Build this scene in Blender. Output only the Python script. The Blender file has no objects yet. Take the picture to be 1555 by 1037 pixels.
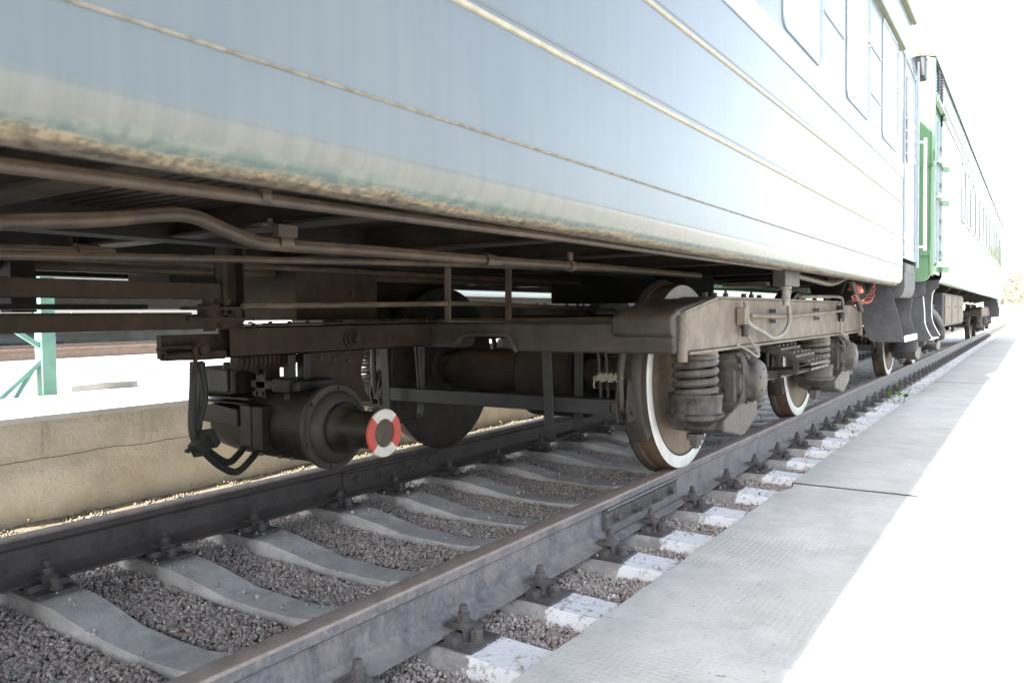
import bpy, bmesh, math, random
import numpy as np
from mathutils import Vector, Matrix, noise
random.seed(7); rng = np.random.default_rng(7)
S = bpy.context.scene
COL = S.collection
PI = math.pi
R = math.radians

# ------------------------------------------------------------------ camera
CAM = Vector((1.569, 0.047, 0.804)); YAW, PITCH, ROLL, FOC = R(33.687), R(1.943), R(-0.628), 1192.28
fw = Vector((-math.sin(YAW)*math.cos(PITCH), math.cos(YAW)*math.cos(PITCH), -math.sin(PITCH)))
r0 = Vector((math.cos(YAW), math.sin(YAW), 0)); u0 = r0.cross(fw)
rt = r0*math.cos(ROLL)+u0*math.sin(ROLL); up = -r0*math.sin(ROLL)+u0*math.cos(ROLL)
cd = bpy.data.cameras.new('camera'); cam = bpy.data.objects.new('camera', cd); COL.objects.link(cam)
cam.matrix_world = Matrix(((rt.x, up.x, -fw.x, CAM.x), (rt.y, up.y, -fw.y, CAM.y), (rt.z, up.z, -fw.z, CAM.z), (0, 0, 0, 1)))
cd.sensor_width = 36; cd.lens = FOC/1555*36; cd.clip_start = .02; cd.clip_end = 2000
cd.dof.use_dof = True; cd.dof.focus_distance = 3.6; cd.dof.aperture_fstop = 7
S.camera = cam

# ------------------------------------------------------------------ light
SUN_DIR = Vector((0.112, 1.45, -1.0)).normalized()          # the way the light travels
elev = math.asin(-SUN_DIR.z); az = math.atan2(-SUN_DIR.x, -SUN_DIR.y)   # azimuth of the sun from +Y clockwise
w = bpy.data.worlds.new('World'); S.world = w; w.use_nodes = True
wn = w.node_tree.nodes; wl = w.node_tree.links
sky = wn.new('ShaderNodeTexSky'); sky.sky_type = 'NISHITA'; sky.sun_disc = False
sky.sun_elevation = elev; sky.sun_rotation = az; sky.dust_density = 2.5; sky.ozone_density = 1.0; sky.air_density = 1.0
hs_ = wn.new('ShaderNodeHueSaturation'); hs_.inputs['Saturation'].default_value = .55; wl.new(sky.outputs[0], hs_.inputs['Color']); wl.new(hs_.outputs[0], wn['Background'].inputs[0]); wn['Background'].inputs[1].default_value = 0.15
sd = bpy.data.lights.new('sun', 'SUN'); sd.energy = 4.6; sd.angle = R(.55); sd.color = (1, .95, .86)
so = bpy.data.objects.new('sun', sd); COL.objects.link(so); so.rotation_euler = SUN_DIR.to_track_quat('-Z', 'Y').to_euler()
S.view_settings.view_transform = 'Standard'; S.view_settings.look = 'None'; S.view_settings.gamma = 1
S.view_settings.use_curve_mapping = False; S.view_settings.exposure = 2.3
S.render.engine = 'CYCLES'
S.cycles.max_bounces = 9; S.cycles.diffuse_bounces = 5; S.cycles.glossy_bounces = 4

# ------------------------------------------------------------------ materials
class NT:
    def __init__(s, name):
        s.m = bpy.data.materials.new(name); s.m.use_nodes = True
        s.n = s.m.node_tree.nodes; s.l = s.m.node_tree.links
        s.b = s.n['Principled BSDF']; s.pos = s.n.new('ShaderNodeNewGeometry')
    def mapped(s, scale):
        if isinstance(scale, (int, float)): scale = (scale,)*3
        v = s.n.new('ShaderNodeVectorMath'); v.operation = 'MULTIPLY'; s.l.new(s.pos.outputs['Position'], v.inputs[0]); v.inputs[1].default_value = scale
        return v.outputs[0]
    def noise(s, scale, detail=4, rough=.6, dist=0):
        t = s.n.new('ShaderNodeTexNoise'); s.l.new(s.mapped(scale), t.inputs['Vector']); t.inputs['Scale'].default_value = 1
        t.inputs['Detail'].default_value = detail; t.inputs['Roughness'].default_value = rough; t.inputs['Distortion'].default_value = dist
        return t.outputs['Fac']
    def voro(s, scale, feature='F1', out='Distance'):
        t = s.n.new('ShaderNodeTexVoronoi'); s.l.new(s.mapped(scale), t.inputs['Vector']); t.inputs['Scale'].default_value = 1; t.feature = feature
        return t.outputs[out]
    def ramp(s, fac, a, b):          # smooth 0..1 between a and b
        m = s.n.new('ShaderNodeMapRange'); m.interpolation_type = 'SMOOTHSTEP'; s.l.new(fac, m.inputs[0])
        m.inputs[1].default_value = a; m.inputs[2].default_value = b; return m.outputs[0]
    def math(s, op, a, b=None):
        m = s.n.new('ShaderNodeMath'); m.operation = op
        for i, x in enumerate((a, b)):
            if x is None: continue
            if isinstance(x, (int, float)): m.inputs[i].default_value = x
            else: s.l.new(x, m.inputs[i])
        return m.outputs[0]
    def mix(s, fac, a, b):
        m = s.n.new('ShaderNodeMix'); m.data_type = 'RGBA'
        for i, x in ((0, fac), (6, a), (7, b)):
            if isinstance(x, (int, float)): m.inputs[i].default_value = x
            elif isinstance(x, tuple): m.inputs[i].default_value = (*x, 1)
            else: s.l.new(x, m.inputs[i])
        return m.outputs[2]
    def xyz(s, src='Position'):
        t = s.n.new('ShaderNodeSeparateXYZ'); s.l.new(s.pos.outputs[src], t.inputs[0]); return t.outputs
    def set(s, key, v):
        if isinstance(v, (int, float)): s.b.inputs[key].default_value = v
        elif isinstance(v, tuple): s.b.inputs[key].default_value = (*v, 1)
        else: s.l.new(v, s.b.inputs[key])
    def bump(s, h, dist, strength=1, prev=None):
        t = s.n.new('ShaderNodeBump'); s.l.new(h, t.inputs['Height']); t.inputs['Distance'].default_value = dist; t.inputs['Strength'].default_value = strength
        if prev is not None: s.l.new(prev, t.inputs['Normal'])
        s.l.new(t.outputs[0], s.b.inputs['Normal']); return t.outputs[0]

def metal_mat(name, c1, c2, dust=None, rough=.6, bump=.0012, dustamt=.7, scale=18, spec=.3, grease=0):
    """painted or rusty iron: two tones in blotches, dust settled on upward faces"""
    t = NT(name)
    f = t.ramp(t.noise(scale, 6, .65), .36, .64)
    col = t.mix(f, c1, c2)
    fine = t.ramp(t.noise(scale*7, 3, .6), .35, .7)
    col = t.mix(t.math('MULTIPLY', fine, .35), col, tuple(x*1.6+.01 for x in c2))
    if dust:
        nz = t.ramp(t.xyz('Normal')[2], .15, .95)
        dn = t.ramp(t.noise(9, 5, .65), .25, .6)
        base = t.math('MULTIPLY', t.ramp(t.noise(5, 5, .6), .45, .8), .35)
        a = t.math('MULTIPLY', t.math('ADD', t.math('MULTIPLY', nz, dn), base), dustamt)
        col = t.mix(t.math('MINIMUM', a, 1.0), col, dust)
    rgh = t.math('ADD', t.math('MULTIPLY', fine, .18), rough)
    if grease:
        gm = t.math('MULTIPLY', t.ramp(t.noise((13, 13, 4.5), 6, .72, .6), .46, .60), grease); col = t.mix(gm, col, tuple(x*.22 for x in c1)); rgh = t.math('SUBTRACT', rgh, t.math('MULTIPLY', gm, .25))
        rs = t.math('MULTIPLY', t.ramp(t.noise((31, 31, 31), 4, .7), .62, .72), grease*.7); col = t.mix(rs, col, (c2[0]*1.5, c2[1]*.95, c2[2]*.6))
    t.set('Base Color', col); t.set('Roughness', rgh); t.set('Specular IOR Level', spec)
    t.bump(t.noise(scale*9, 4, .6), bump, .8)
    return t.m

DUST = (.135, .098, .062)
M = {}
M['under'] = metal_mat('underframe_paint', (0.0070, 0.0053, 0.0036), (0.0139, 0.0095, 0.0063), DUST, .6, dustamt=.55)
M['underdark'] = metal_mat('underfloor_paint', (0.0029, 0.0027, 0.0027), (0.0059, 0.0050, 0.0044), DUST, .75, dustamt=.3)
M['brownbeam'] = metal_mat('brown_dirty_beam', (0.0186, 0.0102, 0.0065), (0.0290, 0.0168, 0.0105), DUST, .7, .002, .6, 18, .3, .5)
M['pipe'] = metal_mat('dusty_pipe', (0.0274, 0.0196, 0.0145), (0.0469, 0.0339, 0.0250), (0.2150, 0.1473, 0.0929), .45, .0008, .95, 22, .4)
M['bogie'] = metal_mat('dusty_bogie_paint', (0.1101, 0.0901, 0.0724), (0.1873, 0.1563, 0.1257), (0.2529, 0.2137, 0.1705), .62, .0012, .8, 9, .3, .12)
M['bogiedark'] = metal_mat('grey_bogie_paint', (0.0265, 0.0224, 0.0195), (0.0428, 0.0364, 0.0306), (0.1530, 0.1122, 0.0765), .48, .001, .75, 12, .4, .3)
M['box'] = metal_mat('axle_box_paint', (0.0289, 0.0255, 0.0229), (0.0638, 0.0561, 0.0485), (0.1615, 0.1360, 0.1105), .48, .003, .7, 22, .45, .8)
M['spring'] = metal_mat('spring_steel', (.042,.038,.034), (.08,.072,.064), (.24,.205,.17), .42, .0012, .85, 20, .45, .5)
M['gen'] = metal_mat('generator_paint', (0.0084, 0.0078, 0.0060), (0.0130, 0.0114, 0.0086), (0.0440, 0.0332, 0.0216), .5, .0015, .6, 14, .3, .5)
M['gendisc'] = metal_mat('generator_cover_paint', (0.0213, 0.0190, 0.0167), (0.0301, 0.0263, 0.0231), (0.0574, 0.0485, 0.0402), .45, .0005, .5, 12)
M['tread'] = metal_mat('rusty_wheel_tread', (0.0638, 0.0399, 0.0260), (0.1105, 0.0760, 0.0520), None, .40, .0006, 0, 16, .5)
M['wheelweb'] = metal_mat('dusty_wheel_web', (0.1530, 0.1178, 0.0855), (0.2118, 0.1681, 0.1263), (0.2651, 0.2242, 0.1767), .65, .0008, .5, 8)
M['wheelblack'] = metal_mat('dark_wheel_paint', (0.0176, 0.0168, 0.0160), (0.0312, 0.0272, 0.0240), (0.0960, 0.0784, 0.0600), .5, .0008, .5, 10)
M['railblack'] = metal_mat('dark_rail_steel', (.045,.040,.042), (.075,.064,.062), (.13,.11,.10), .5, .0014, .5, 7, .4)  # rail steel darkened for the left rail: its shade is in the colour
M['railside'] = metal_mat('rail_steel', (0.1080, 0.1107, 0.1265), (0.2002, 0.1819, 0.1792), (0.2635, 0.2372, 0.2240), .42, .0018, .6, 9, .5, .25)
M['railtop'] = metal_mat('rail_head_rust', (.185,.145,.125), (.26,.21,.185), None, .5, .0006, 0, 14, .4)
M['fixing'] = metal_mat('fastening_iron', (.055,.052,.054), (.092,.084,.082), (.17,.158,.15), .48, .0015, .55, 30, .45, .4)
M['greybar'] = metal_mat('grey_brake_bar_paint', (0.0219, 0.0243, 0.0256), (0.0305, 0.0335, 0.0335), (0.0615, 0.0561, 0.0487), .5, .001, .6, 12)
M['rubber'] = metal_mat('black_rubber', (0.012, 0.012, 0.013), (0.019, 0.019, 0.018), (0.075, 0.068, 0.060), .5, .0003, .4)
M['grey'] = metal_mat('dark_grey_riveted_paint', (0.0405, 0.0414, 0.0477), (0.0594, 0.0612, 0.0666), (0.1350, 0.1287, 0.1215), .5, .0012, .5, 10)
M['greypaint'] = metal_mat('light_grey_paint', (0.255, 0.292, 0.300), (0.315, 0.352, 0.360), None, .4, .0004, 0)
M['hose'] = metal_mat('grey_conduit', (0.150, 0.143, 0.128), (0.225, 0.210, 0.188), (0.315, 0.277, 0.240), .5, .0005, .6, 30)

def simple(name, c, rough=.5, var=.12, scale=12, bump=.0004, spec=.4, metal=0):
    t = NT(name); f = t.ramp(t.noise(scale, 5, .6), .3, .7)
    t.set('Base Color', t.mix(f, tuple(x*(1-var) for x in c), tuple(min(1, x*(1+var)) for x in c)))
    t.set('Roughness', rough); t.set('Specular IOR Level', spec); t.set('Metallic', metal); t.bump(t.noise(scale*8, 3), bump, .6)
    return t.m
M['white'] = simple('white_rim_paint', (.66, .66, .64), .45)
M['redpaint'] = simple('red_paint', (.42, .06, .045), .5)
M['whitering'] = simple('worn_white_paint', (.50, .47, .43), .55, .1, 30)
M['redlead'] = simple('red_lead_paint', (.42, .10, .06), .5)
M['dirt'] = simple('dark_dirt_in_joint', (.07, .06, .05), .95, .4, 80)
M['litter'] = simple('tan_gravel_and_litter', (.20, .17, .125), .9, .4, 60)
M['mint'] = simple('mint_green_paint', (.13, .26, .22), .5, .1, 9)
M['rope'] = simple('dirty_rope', (.20, .18, .15), .9, .2, 60)
M['whitepaint'] = simple('white_step_paint', (.82, .83, .84), .4)  # white on rails; on step treads and edges it stands in for sunlight
M['blackprint'] = simple('dark_louvre', (.05, .045, .07), .5)
M['rust_bg'] = simple('brown_rail', (.22, .16, .13), .5)

# glass of the carriages
t = NT('window_glass'); t.set('Base Color', (.55, .62, .66)); t.set('Roughness', .06); t.set('Specular IOR Level', .9); t.set('Metallic', .55)
t.bump(t.noise(2.2, 2), .004, .3); M['glass'] = t.m

def body_mat(name, c, chalk, ribbed=False):
    t = NT(name); x, y, z = t.xyz()
    streak = t.ramp(t.noise((2, 34, 1.0), 5, .65), .3, .72)
    blot = t.ramp(t.noise(1.3, 5, .6), .3, .75)
    col = t.mix(t.math('MULTIPLY', streak, .30), c, chalk)
    col = t.mix(t.math('MULTIPLY', blot, .35), col, tuple(.9*a+.03 for a in chalk))
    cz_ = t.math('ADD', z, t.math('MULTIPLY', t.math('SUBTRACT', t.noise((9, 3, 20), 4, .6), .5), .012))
    bounce_band = t.math('MULTIPLY', t.ramp(cz_, 1.078, 1.052), .8)  # paler skirt band: bounce from the sunlit platform painted into the colour
    col = t.mix(bounce_band, col, t.mix(streak, (.128, .134, .120), (.168, .168, .148)))
    # old teal coat and filler showing along the bottom of the skirt, flaking to beige
    zz = t.math('ADD', z, t.math('MULTIPLY', t.math('SUBTRACT', t.noise((14, 10, 30), 6, .7), .5), .045))
    teal = t.ramp(zz, 1.040, 1.024)
    col = t.mix(teal, col, t.mix(t.ramp(t.noise(40, 4), .4, .6), (.10, .132, .122), (.15, .168, .148)))
    zz2 = t.math('ADD', z, t.math('MULTIPLY', t.math('SUBTRACT', t.noise((22, 5, 40), 5, .7), .5), .035))
    beige = t.ramp(zz2, 1.018, 1.010)
    col = t.mix(beige, col, t.mix(t.ramp(t.noise(70, 4), .38, .6), (.13, .115, .085), (.27, .22, .15)))
    grime = t.ramp(zz2, 1.0085, 1.003)
    col = t.mix(grime, col, t.mix(t.ramp(t.noise(50, 4), .4, .6), (.06, .05, .04), (.13, .11, .085)))
    t.set('Base Color', col)
    rg = t.math('ADD', t.math('MULTIPLY', streak, .10), .17)
    rg = t.math('ADD', rg, t.math('MULTIPLY', beige, .5))
    t.set('Roughness', rg); t.set('Specular IOR Level', .35); t.set('Coat Weight', t.math('SUBTRACT', .25, t.math('MULTIPLY', beige, .25))); t.set('Coat Roughness', .10)
    b1 = t.bump(t.noise((.4, 1.1, 1.4), 2, .5), .012, .25)
    b2 = t.bump(t.math('MULTIPLY', t.noise(80, 5, .7), beige), .003, 1, b1)
    t.bump(t.noise((60, 160, 12), 2, .5), .0006, .35, b2)
    return t.m
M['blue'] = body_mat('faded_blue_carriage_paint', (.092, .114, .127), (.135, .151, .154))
M['green'] = body_mat('green_carriage_paint', (.085, .205, .11), (.19, .265, .17))
M['whiteband'] = simple('off_white_band_paint', (.55, .57, .57), .25, .05, 3, .0003, .6)
M['yellow'] = simple('worn_yellow_line', (.34, .315, .245), .55, .12, 30)
M['seam'] = simple('filler_in_seam', (.17, .155, .125), .7, .3, 40)
M['roofp'] = simple('roof_paint', (.42, .44, .43), .5)
M['olive'] = simple('olive_gutter_paint', (.16, .17, .10), .5)
M['blueframe'] = simple('blue_grey_frame_paint', (.27, .32, .37), .4)

# concrete
def concrete(name, c1, c2, paint=None, scale=6, bump=.004, rough=.9):
    t = NT(name); f = t.ramp(t.noise(scale, 7, .65), .32, .68); col = t.mix(f, c1, c2)
    sp = t.ramp(t.noise(scale*14, 3, .6), .62, .72); col = t.mix(t.math('MULTIPLY', sp, .5), col, tuple(x*.5 for x in c1))
    h = t.math('ADD', t.noise(scale*3, 6, .65), t.math('MULTIPLY', t.noise(scale*16, 4, .7), .4))
    return t, col, h
t, col, h = concrete('sleeper_concrete', (.37, .365, .355), (.51, .505, .49))
x, y, z = t.xyz()
xr = t.math('ADD', x, .7975)                      # distance from the track centre
ax = t.math('ABSOLUTE', xr)
edge = t.math('ADD', ax, t.math('MULTIPLY', t.math('SUBTRACT', t.noise(26, 5, .6), .5), .10))
pm = t.ramp(edge, .972, .984)
worn = t.ramp(t.math('ADD', t.noise(34, 6, .72), t.math('MULTIPLY', t.noise(7, 3), .35)), .715, .755)
low = t.ramp(t.math('ADD', z, t.math('MULTIPLY', t.math('SUBTRACT', t.noise(30, 5), .5), .06)), -.275, -.25)
pm = t.math('MULTIPLY', t.math('MULTIPLY', pm, t.math('SUBTRACT', 1, t.math('MULTIPLY', worn, .8))), low)
dirt = t.ramp(t.math('ADD', z, t.math('MULTIPLY', t.noise(20, 4), .05)), -.225, -.262)
col = t.mix(t.math('MULTIPLY', dirt, .45), col, (.17, .155, .14))
stn = t.ramp(t.noise((5, 7, 7), 7, .72), .50, .66); col = t.mix(t.math('MULTIPLY', stn, .30), col, (.19, .175, .155))
pit = t.ramp(t.noise(60, 3, .6), .64, .70); col = t.mix(t.math('MULTIPLY', pit, .5), col, (.16, .15, .14))
seat = t.ramp(t.math('ABSOLUTE', t.math('SUBTRACT', ax, .7975)), .26, .16); col = t.mix(t.math('MULTIPLY', seat, t.math('MULTIPLY', t.ramp(t.noise(12, 5, .7), .35, .6), .55)), col, (.15, .13, .115))
col = t.mix(pm, col, (.80, .81, .82)); t.set('Base Color', col); t.set('Roughness', .9); t.bump(h, .008, .9); M['sleeper'] = t.m

t, col, h = concrete('platform_concrete', (.405, .405, .38), (.54, .535, .505), scale=3)
big = t.ramp(t.noise((1.1, .8, 1), 5, .65), .35, .7); col = t.mix(t.math('MULTIPLY', big, .45), col, (.43, .415, .375))
spots = t.ramp(t.noise(23, 6, .78), .635, .665); col = t.mix(t.math('MULTIPLY', spots, .85), col, (.17, .18, .17))
spots2 = t.ramp(t.noise((7, 12, 7), 6, .8), .63, .68); col = t.mix(t.math('MULTIPLY', spots2, .6), col, (.24, .25, .24))
gr = t.ramp(t.noise(170, 3, .6), .38, .66); col = t.mix(t.math('MULTIPLY', gr, .22), col, (.30, .305, .295))
bl = t.ramp(t.noise(5.5, 7, .72, .4), .50, .62); col = t.mix(t.math('MULTIPLY', bl, .28), col, (.31, .32, .315))
x, y, z = t.xyz()
wv = t.math('SINE', t.math('MULTIPLY', t.math('ADD', y, t.math('MULTIPLY', t.noise(3, 3), .03)), 2*PI/.022))
wv2 = t.math('MULTIPLY', t.math('SINE', t.math('MULTIPLY', t.math('ADD', x, t.math('MULTIPLY', t.noise(3, 3), .03)), 2*PI/.022)), .8)
grid = t.math('MULTIPLY', t.math('ADD', wv, wv2), t.ramp(t.noise(1.7, 4), .35, .6))
col = t.mix(t.math('MULTIPLY', t.ramp(grid, -.2, -1.2), .07), col, (.25, .25, .25))
t.set('Base Color', col); t.set('Roughness', .88); b = t.bump(h, .004, .7); t.bump(grid, .0009, .4, b); M['platform'] = t.m

t, col, h = concrete('retaining_wall_plaster', (.66, .57, .43), (.82, .74, .60), scale=3.2)
x, y, z = t.xyz()
grey = t.ramp(t.math('ADD', z, t.math('MULTIPLY', t.noise(2.1, 6, .65), .75)), .30, .55); col = t.mix(t.math('MULTIPLY', grey, .8), col, t.mix(t.ramp(t.noise(5, 5), .35, .65), (.60, .55, .46), (.74, .69, .60)))
stain = t.ramp(t.noise((3, 9, 1.2), 6, .7), .56, .75); col = t.mix(t.math('MULTIPLY', stain, .5), col, (.30, .25, .18))
pits = t.ramp(t.noise(45, 4, .7), .67, .72); col = t.mix(t.math('MULTIPLY', pits, .6), col, (.2, .16, .11))
t.set('Base Color', col); t.set('Roughness', .93); b = t.bump(t.noise((9, 9, 9), 7, .68), .03, .9); t.bump(h, .012, .8, b); M['wall'] = t.m

t, col, h = concrete('white_coping', (.60, .60, .58), (.72, .72, .70), scale=4); t.set('Base Color', col); t.set('Roughness', .9); t.bump(h, .004, .6); M['coping'] = t.m
t, col, h = concrete('low_wall_concrete', (.34, .33, .31), (.55, .53, .50), scale=2); t.set('Base Color', col); t.set('Roughness', .9); t.bump(h, .02, .8); M['lowwall'] = t.m
t, col, h = concrete('pale_ground', (.42, .41, .39), (.55, .54, .51), scale=.7); t.set('Base Color', col); t.set('Roughness', .95); t.bump(h, .01, .6); M['ground'] = t.m

t = NT('ballast_bed'); v = t.voro(55, 'F1', 'Color'); d = t.voro(55)
sp = t.n.new('ShaderNodeSeparateColor'); t.l.new(v, sp.inputs[0])
col = t.mix(sp.outputs[0], (.28, .25, .23), (.46, .415, .38)); col = t.mix(t.ramp(sp.outputs[1], .7, .85), col, (.33, .20, .13)); col = t.mix(t.ramp(d, .35, .6), col, (.10, .09, .085))
t.set('Base Color', col); t.set('Roughness', .95); t.bump(d, -.012, 1); M['bed'] = t.m
t = NT('ballast_stone'); a = t.n.new('ShaderNodeAttribute'); a.attribute_name = 'tone'
sp = t.n.new('ShaderNodeSeparateColor'); t.l.new(a.outputs['Color'], sp.inputs[0])
col = t.mix(sp.outputs[0], (.33, .293, .275), (.58, .52, .48)); col = t.mix(t.ramp(sp.outputs[1], .72, 1.0), col, (.38, .275, .22)); col = t.mix(t.ramp(sp.outputs[2], .96, .975), col, (.6, .59, .57))
col = t.mix(t.math('MULTIPLY', t.ramp(t.noise(160, 4), .4, .7), .25), col, (.4, .37, .34))
t.set('Base Color', col); t.set('Roughness', .92); t.bump(t.noise(350, 3), .0012, .6); M['stone'] = t.m
t = NT('pale_leaf'); col = t.mix(t.ramp(t.noise(1.5, 3), .35, .65), (.33, .37, .23), (.43, .46, .32)); t.set('Base Color', col); t.set('Roughness', .6); M['leaf'] = t.m  # haze and glare are put into the leaf colour as paleness
t = NT('weed_leaf'); t.set('Base Color', (.10, .24, .035)); t.set('Roughness', .5); M['weed'] = t.m
M['bark'] = simple('bark', (.13, .10, .075), .9)

# ------------------------------------------------------------------ mesh builder
class MB:
    def __init__(s): s.v = []; s.f = []; s.mi = []; s.cur = 0
    def add(s, vs, fs):
        o = len(s.v); s.v += [tuple(v) for v in vs]; s.f += [tuple(i+o for i in f) for f in fs]; s.mi += [s.cur]*len(fs); return s
    def box(s, x0, x1, y0, y1, z0, z1):
        return s.add([(x0,y0,z0),(x1,y0,z0),(x1,y1,z0),(x0,y1,z0),(x0,y0,z1),(x1,y0,z1),(x1,y1,z1),(x0,y1,z1)],
                     [(0,3,2,1),(4,5,6,7),(0,1,5,4),(1,2,6,5),(2,3,7,6),(3,0,4,7)])
    def cbox(s, c, d, rot=None):          # centre, size, rotation matrix
        pts = []
        for k in (-.5, .5):
            for (i, j) in ((-.5,-.5),(.5,-.5),(.5,.5),(-.5,.5)): pts.append(Vector((i*d[0], j*d[1], k*d[2])))
        if rot is not None: pts = [rot @ p for p in pts]
        return s.add([p+Vector(c) for p in pts], [(0,3,2,1),(4,5,6,7),(0,1,5,4),(1,2,6,5),(2,3,7,6),(3,0,4,7)])
    def bar(s, a, b, w, h, upv=(0,0,1)):      # rectangular bar between two points
        a = Vector(a); b = Vector(b); d = (b-a); L = d.length; d.normalize(); x = d.cross(Vector(upv)); 
        if x.length < 1e-4: x = d.cross(Vector((1,0,0)))
        x.normalize(); z = x.cross(d); m = Matrix((x, d, z)).transposed()
        return s.cbox((a+b)/2, (w, L, h), m)
    def prism(s, poly, axis, a0, a1):        # polygon in the plane across axis, CCW; extruded a0..a1
        def P(u, v, t): return {'x': (t,u,v), 'y': (u,t,v), 'z': (u,v,t)}[axis]
        n = len(poly); vs = [P(u,v,a0) for u,v in poly]+[P(u,v,a1) for u,v in poly]
        fs = [tuple(range(n)), tuple(range(2*n-1, n-1, -1))]+[(i, i+n, (i+1)%n+n, (i+1)%n) for i in range(n)]
        return s.add(vs, fs)
    def tube(s, pts, r, seg=10, cap=True, smooth=0):
        P = [Vector(p) for p in pts]
        if smooth:
            Q = []
            n = len(P)
            for i in range(n-1):
                p0, p1, p2, p3 = P[max(i-1,0)], P[i], P[i+1], P[min(i+2,n-1)]
                for k in range(smooth):
                    t = k/smooth; Q.append(.5*((2*p1)+(p2-p0)*t+(2*p0-5*p1+4*p2-p3)*t*t+(3*p1-3*p2+p3-p0)*t**3))
            P = Q+[P[-1]]
        n = len(P); vs = []; prev = None
        for i in range(n):
            d = (P[min(i+1,n-1)]-P[max(i-1,0)]).normalized()
            if prev is None:
                x = d.cross(Vector((0,0,1)));  x = x if x.length > .05 else d.cross(Vector((1,0,0)))
            else: x = prev-d*prev.dot(d)
            x.normalize(); y = d.cross(x); prev = x
            rr = r[i] if isinstance(r, (list, tuple)) and len(r) == n else (r if not isinstance(r, (list, tuple)) else r[0])
            for k in range(seg):
                a = 2*PI*k/seg; vs.append(P[i]+x*(rr*math.cos(a))+y*(rr*math.sin(a)))
        fs = [(i*seg+k, (i+1)*seg+k, (i+1)*seg+(k+1)%seg, i*seg+(k+1)%seg) for i in range(n-1) for k in range(seg)]
        if cap: fs += [tuple(range(seg)), tuple(range(n*seg-1, (n-1)*seg-1, -1))]
        return s.add(vs, fs)
    def lathe(s, c, prof, axis='x', seg=32, a0=0, a1=2*PI, flip=1):     # prof: (offset along axis, radius)
        full = abs(a1-a0-2*PI) < 1e-6; m = seg if full else seg+1; vs = []
        for (t, r) in prof:
            for k in range(m):
                a = a0+(a1-a0)*k/seg; u, v = r*math.cos(a), r*math.sin(a); t_ = t*flip
                vs.append({'x': (c[0]+t_, c[1]+u, c[2]+v), 'y': (c[0]+u, c[1]+t_, c[2]+v), 'z': (c[0]+u, c[1]+v, c[2]+t_)}[axis])
        fs = []
        for i in range(len(prof)-1):
            for k in range(seg):
                k2 = (k+1) % m if full else k+1
                fs.append((i*m+k, i*m+k2, (i+1)*m+k2, (i+1)*m+k))
        if full:
            if prof[0][1] > 1e-5: fs.append(tuple(range(m)))
            if prof[-1][1] > 1e-5: fs.append(tuple(len(prof)*m-1-k for k in range(m)))
        return s.add(vs, fs)
    def bolt(s, c, axis='z', r=.012, h=.012, sgn=1, shank=0):
        s.lathe(c, [(0, r*1.35), (h*.25, r*1.35)], axis, 10, flip=sgn)
        s.lathe(c, [(h*.25, r), (h, r), (h*1.05, r*.8)], axis, 6, flip=sgn)
        if shank: s.lathe(c, [(h, r*.5), (h+shank, r*.5)], axis, 8, flip=sgn)
        return s
    def coil(s, c, R0, r, z0, z1, turns, seg=8, per=22):
        n = int(turns*per); pts = []
        for i in range(n+1):
            t = i/n; a = 2*PI*turns*t; e = max(0, min(1, (t*turns-.6)/(turns-1.2)))
            pts.append((c[0]+R0*math.cos(a), c[1]+R0*math.sin(a), z0+(z1-z0)*e))
        return s.tube(pts, r, seg)
    def mesh(s, name, mats, angle=35):
        me = bpy.data.meshes.new(name); me.from_pydata(s.v, [], s.f)
        for m in (mats if isinstance(mats, (list, tuple)) else [mats]): me.materials.append(M[m] if isinstance(m, str) else m)
        me.polygons.foreach_set('material_index', s.mi); me.polygons.foreach_set('use_smooth', [True]*len(s.f)); me.update()
        bm = bmesh.new(); bm.from_mesh(me); bmesh.ops.recalc_face_normals(bm, faces=bm.faces); bm.to_mesh(me); bm.free()
        me.set_sharp_from_angle(angle=R(angle)); return me
    def build(s, name, mats, parent=None, bevel=0, angle=35, loc=None):
        return link(name, s.mesh(name, mats, angle), parent, bevel, loc)

def link(name, me, parent=None, bevel=0, loc=None):
    o = bpy.data.objects.new(name, me); COL.objects.link(o)
    if parent is not None: o.parent = parent
    if loc: o.location = loc
    if bevel:
        b = o.modifiers.new('bevel', 'BEVEL'); b.width = bevel; b.segments = 2; b.limit_method = 'ANGLE'; b.angle_limit = R(40); b.harden_normals = True
    return o
def tag(o, label=None, cat=None, group=None, kind=None):
    for k, v in (('label', label), ('category', cat), ('group', group), ('kind', kind)):
        if v: o[k] = v
    return o
def thing(name, loc, label, cat, group=None, rz=0):
    o = bpy.data.objects.new(name, None); COL.objects.link(o); o.location = loc; o.rotation_euler = (0, 0, rz); o.empty_display_size = .2
    return tag(o, label, cat, group)
def copy_tree(o, parent=None):
    c = o.copy(); COL.objects.link(c)
    if parent is not None: c.parent = parent
    for ch in o.children: copy_tree(ch, c)
    return c

def off(o):
    v = Vector((0, 0, 0))
    while o is not None: v += o.location; o = o.parent
    return v
def P(root, name, mb, mats, bevel=0, angle=35, label=None):       # part drawn in world coordinates
    d = off(root); me = mb.mesh(name, mats, angle); me.transform(Matrix.Translation(-d))
    o = link(name, me, root, bevel)
    if label: o['label'] = label
    return o
def T(name, mb, mats, label, cat, group=None, bevel=0, angle=35):   # one-mesh thing, origin at its base
    xs = [v[0] for v in mb.v]; ys = [v[1] for v in mb.v]; zs = [v[2] for v in mb.v]
    c = Vector(((min(xs)+max(xs))/2, (min(ys)+max(ys))/2, min(zs)))
    me = mb.mesh(name, mats, angle); me.transform(Matrix.Translation(-c)); o = link(name, me, None, bevel); o.location = c
    return tag(o, label, cat, group)
CX = -.7975                       # track centre

# ================================================================== GROUND AND PLATFORMS
g = MB(); g.add([(-400,-60,-.42),(400,-60,-.42),(400,900,-.42),(-400,900,-.42)], [(0,1,2,3)])
tag(g.build('ground', 'ground'), kind='structure')

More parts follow.
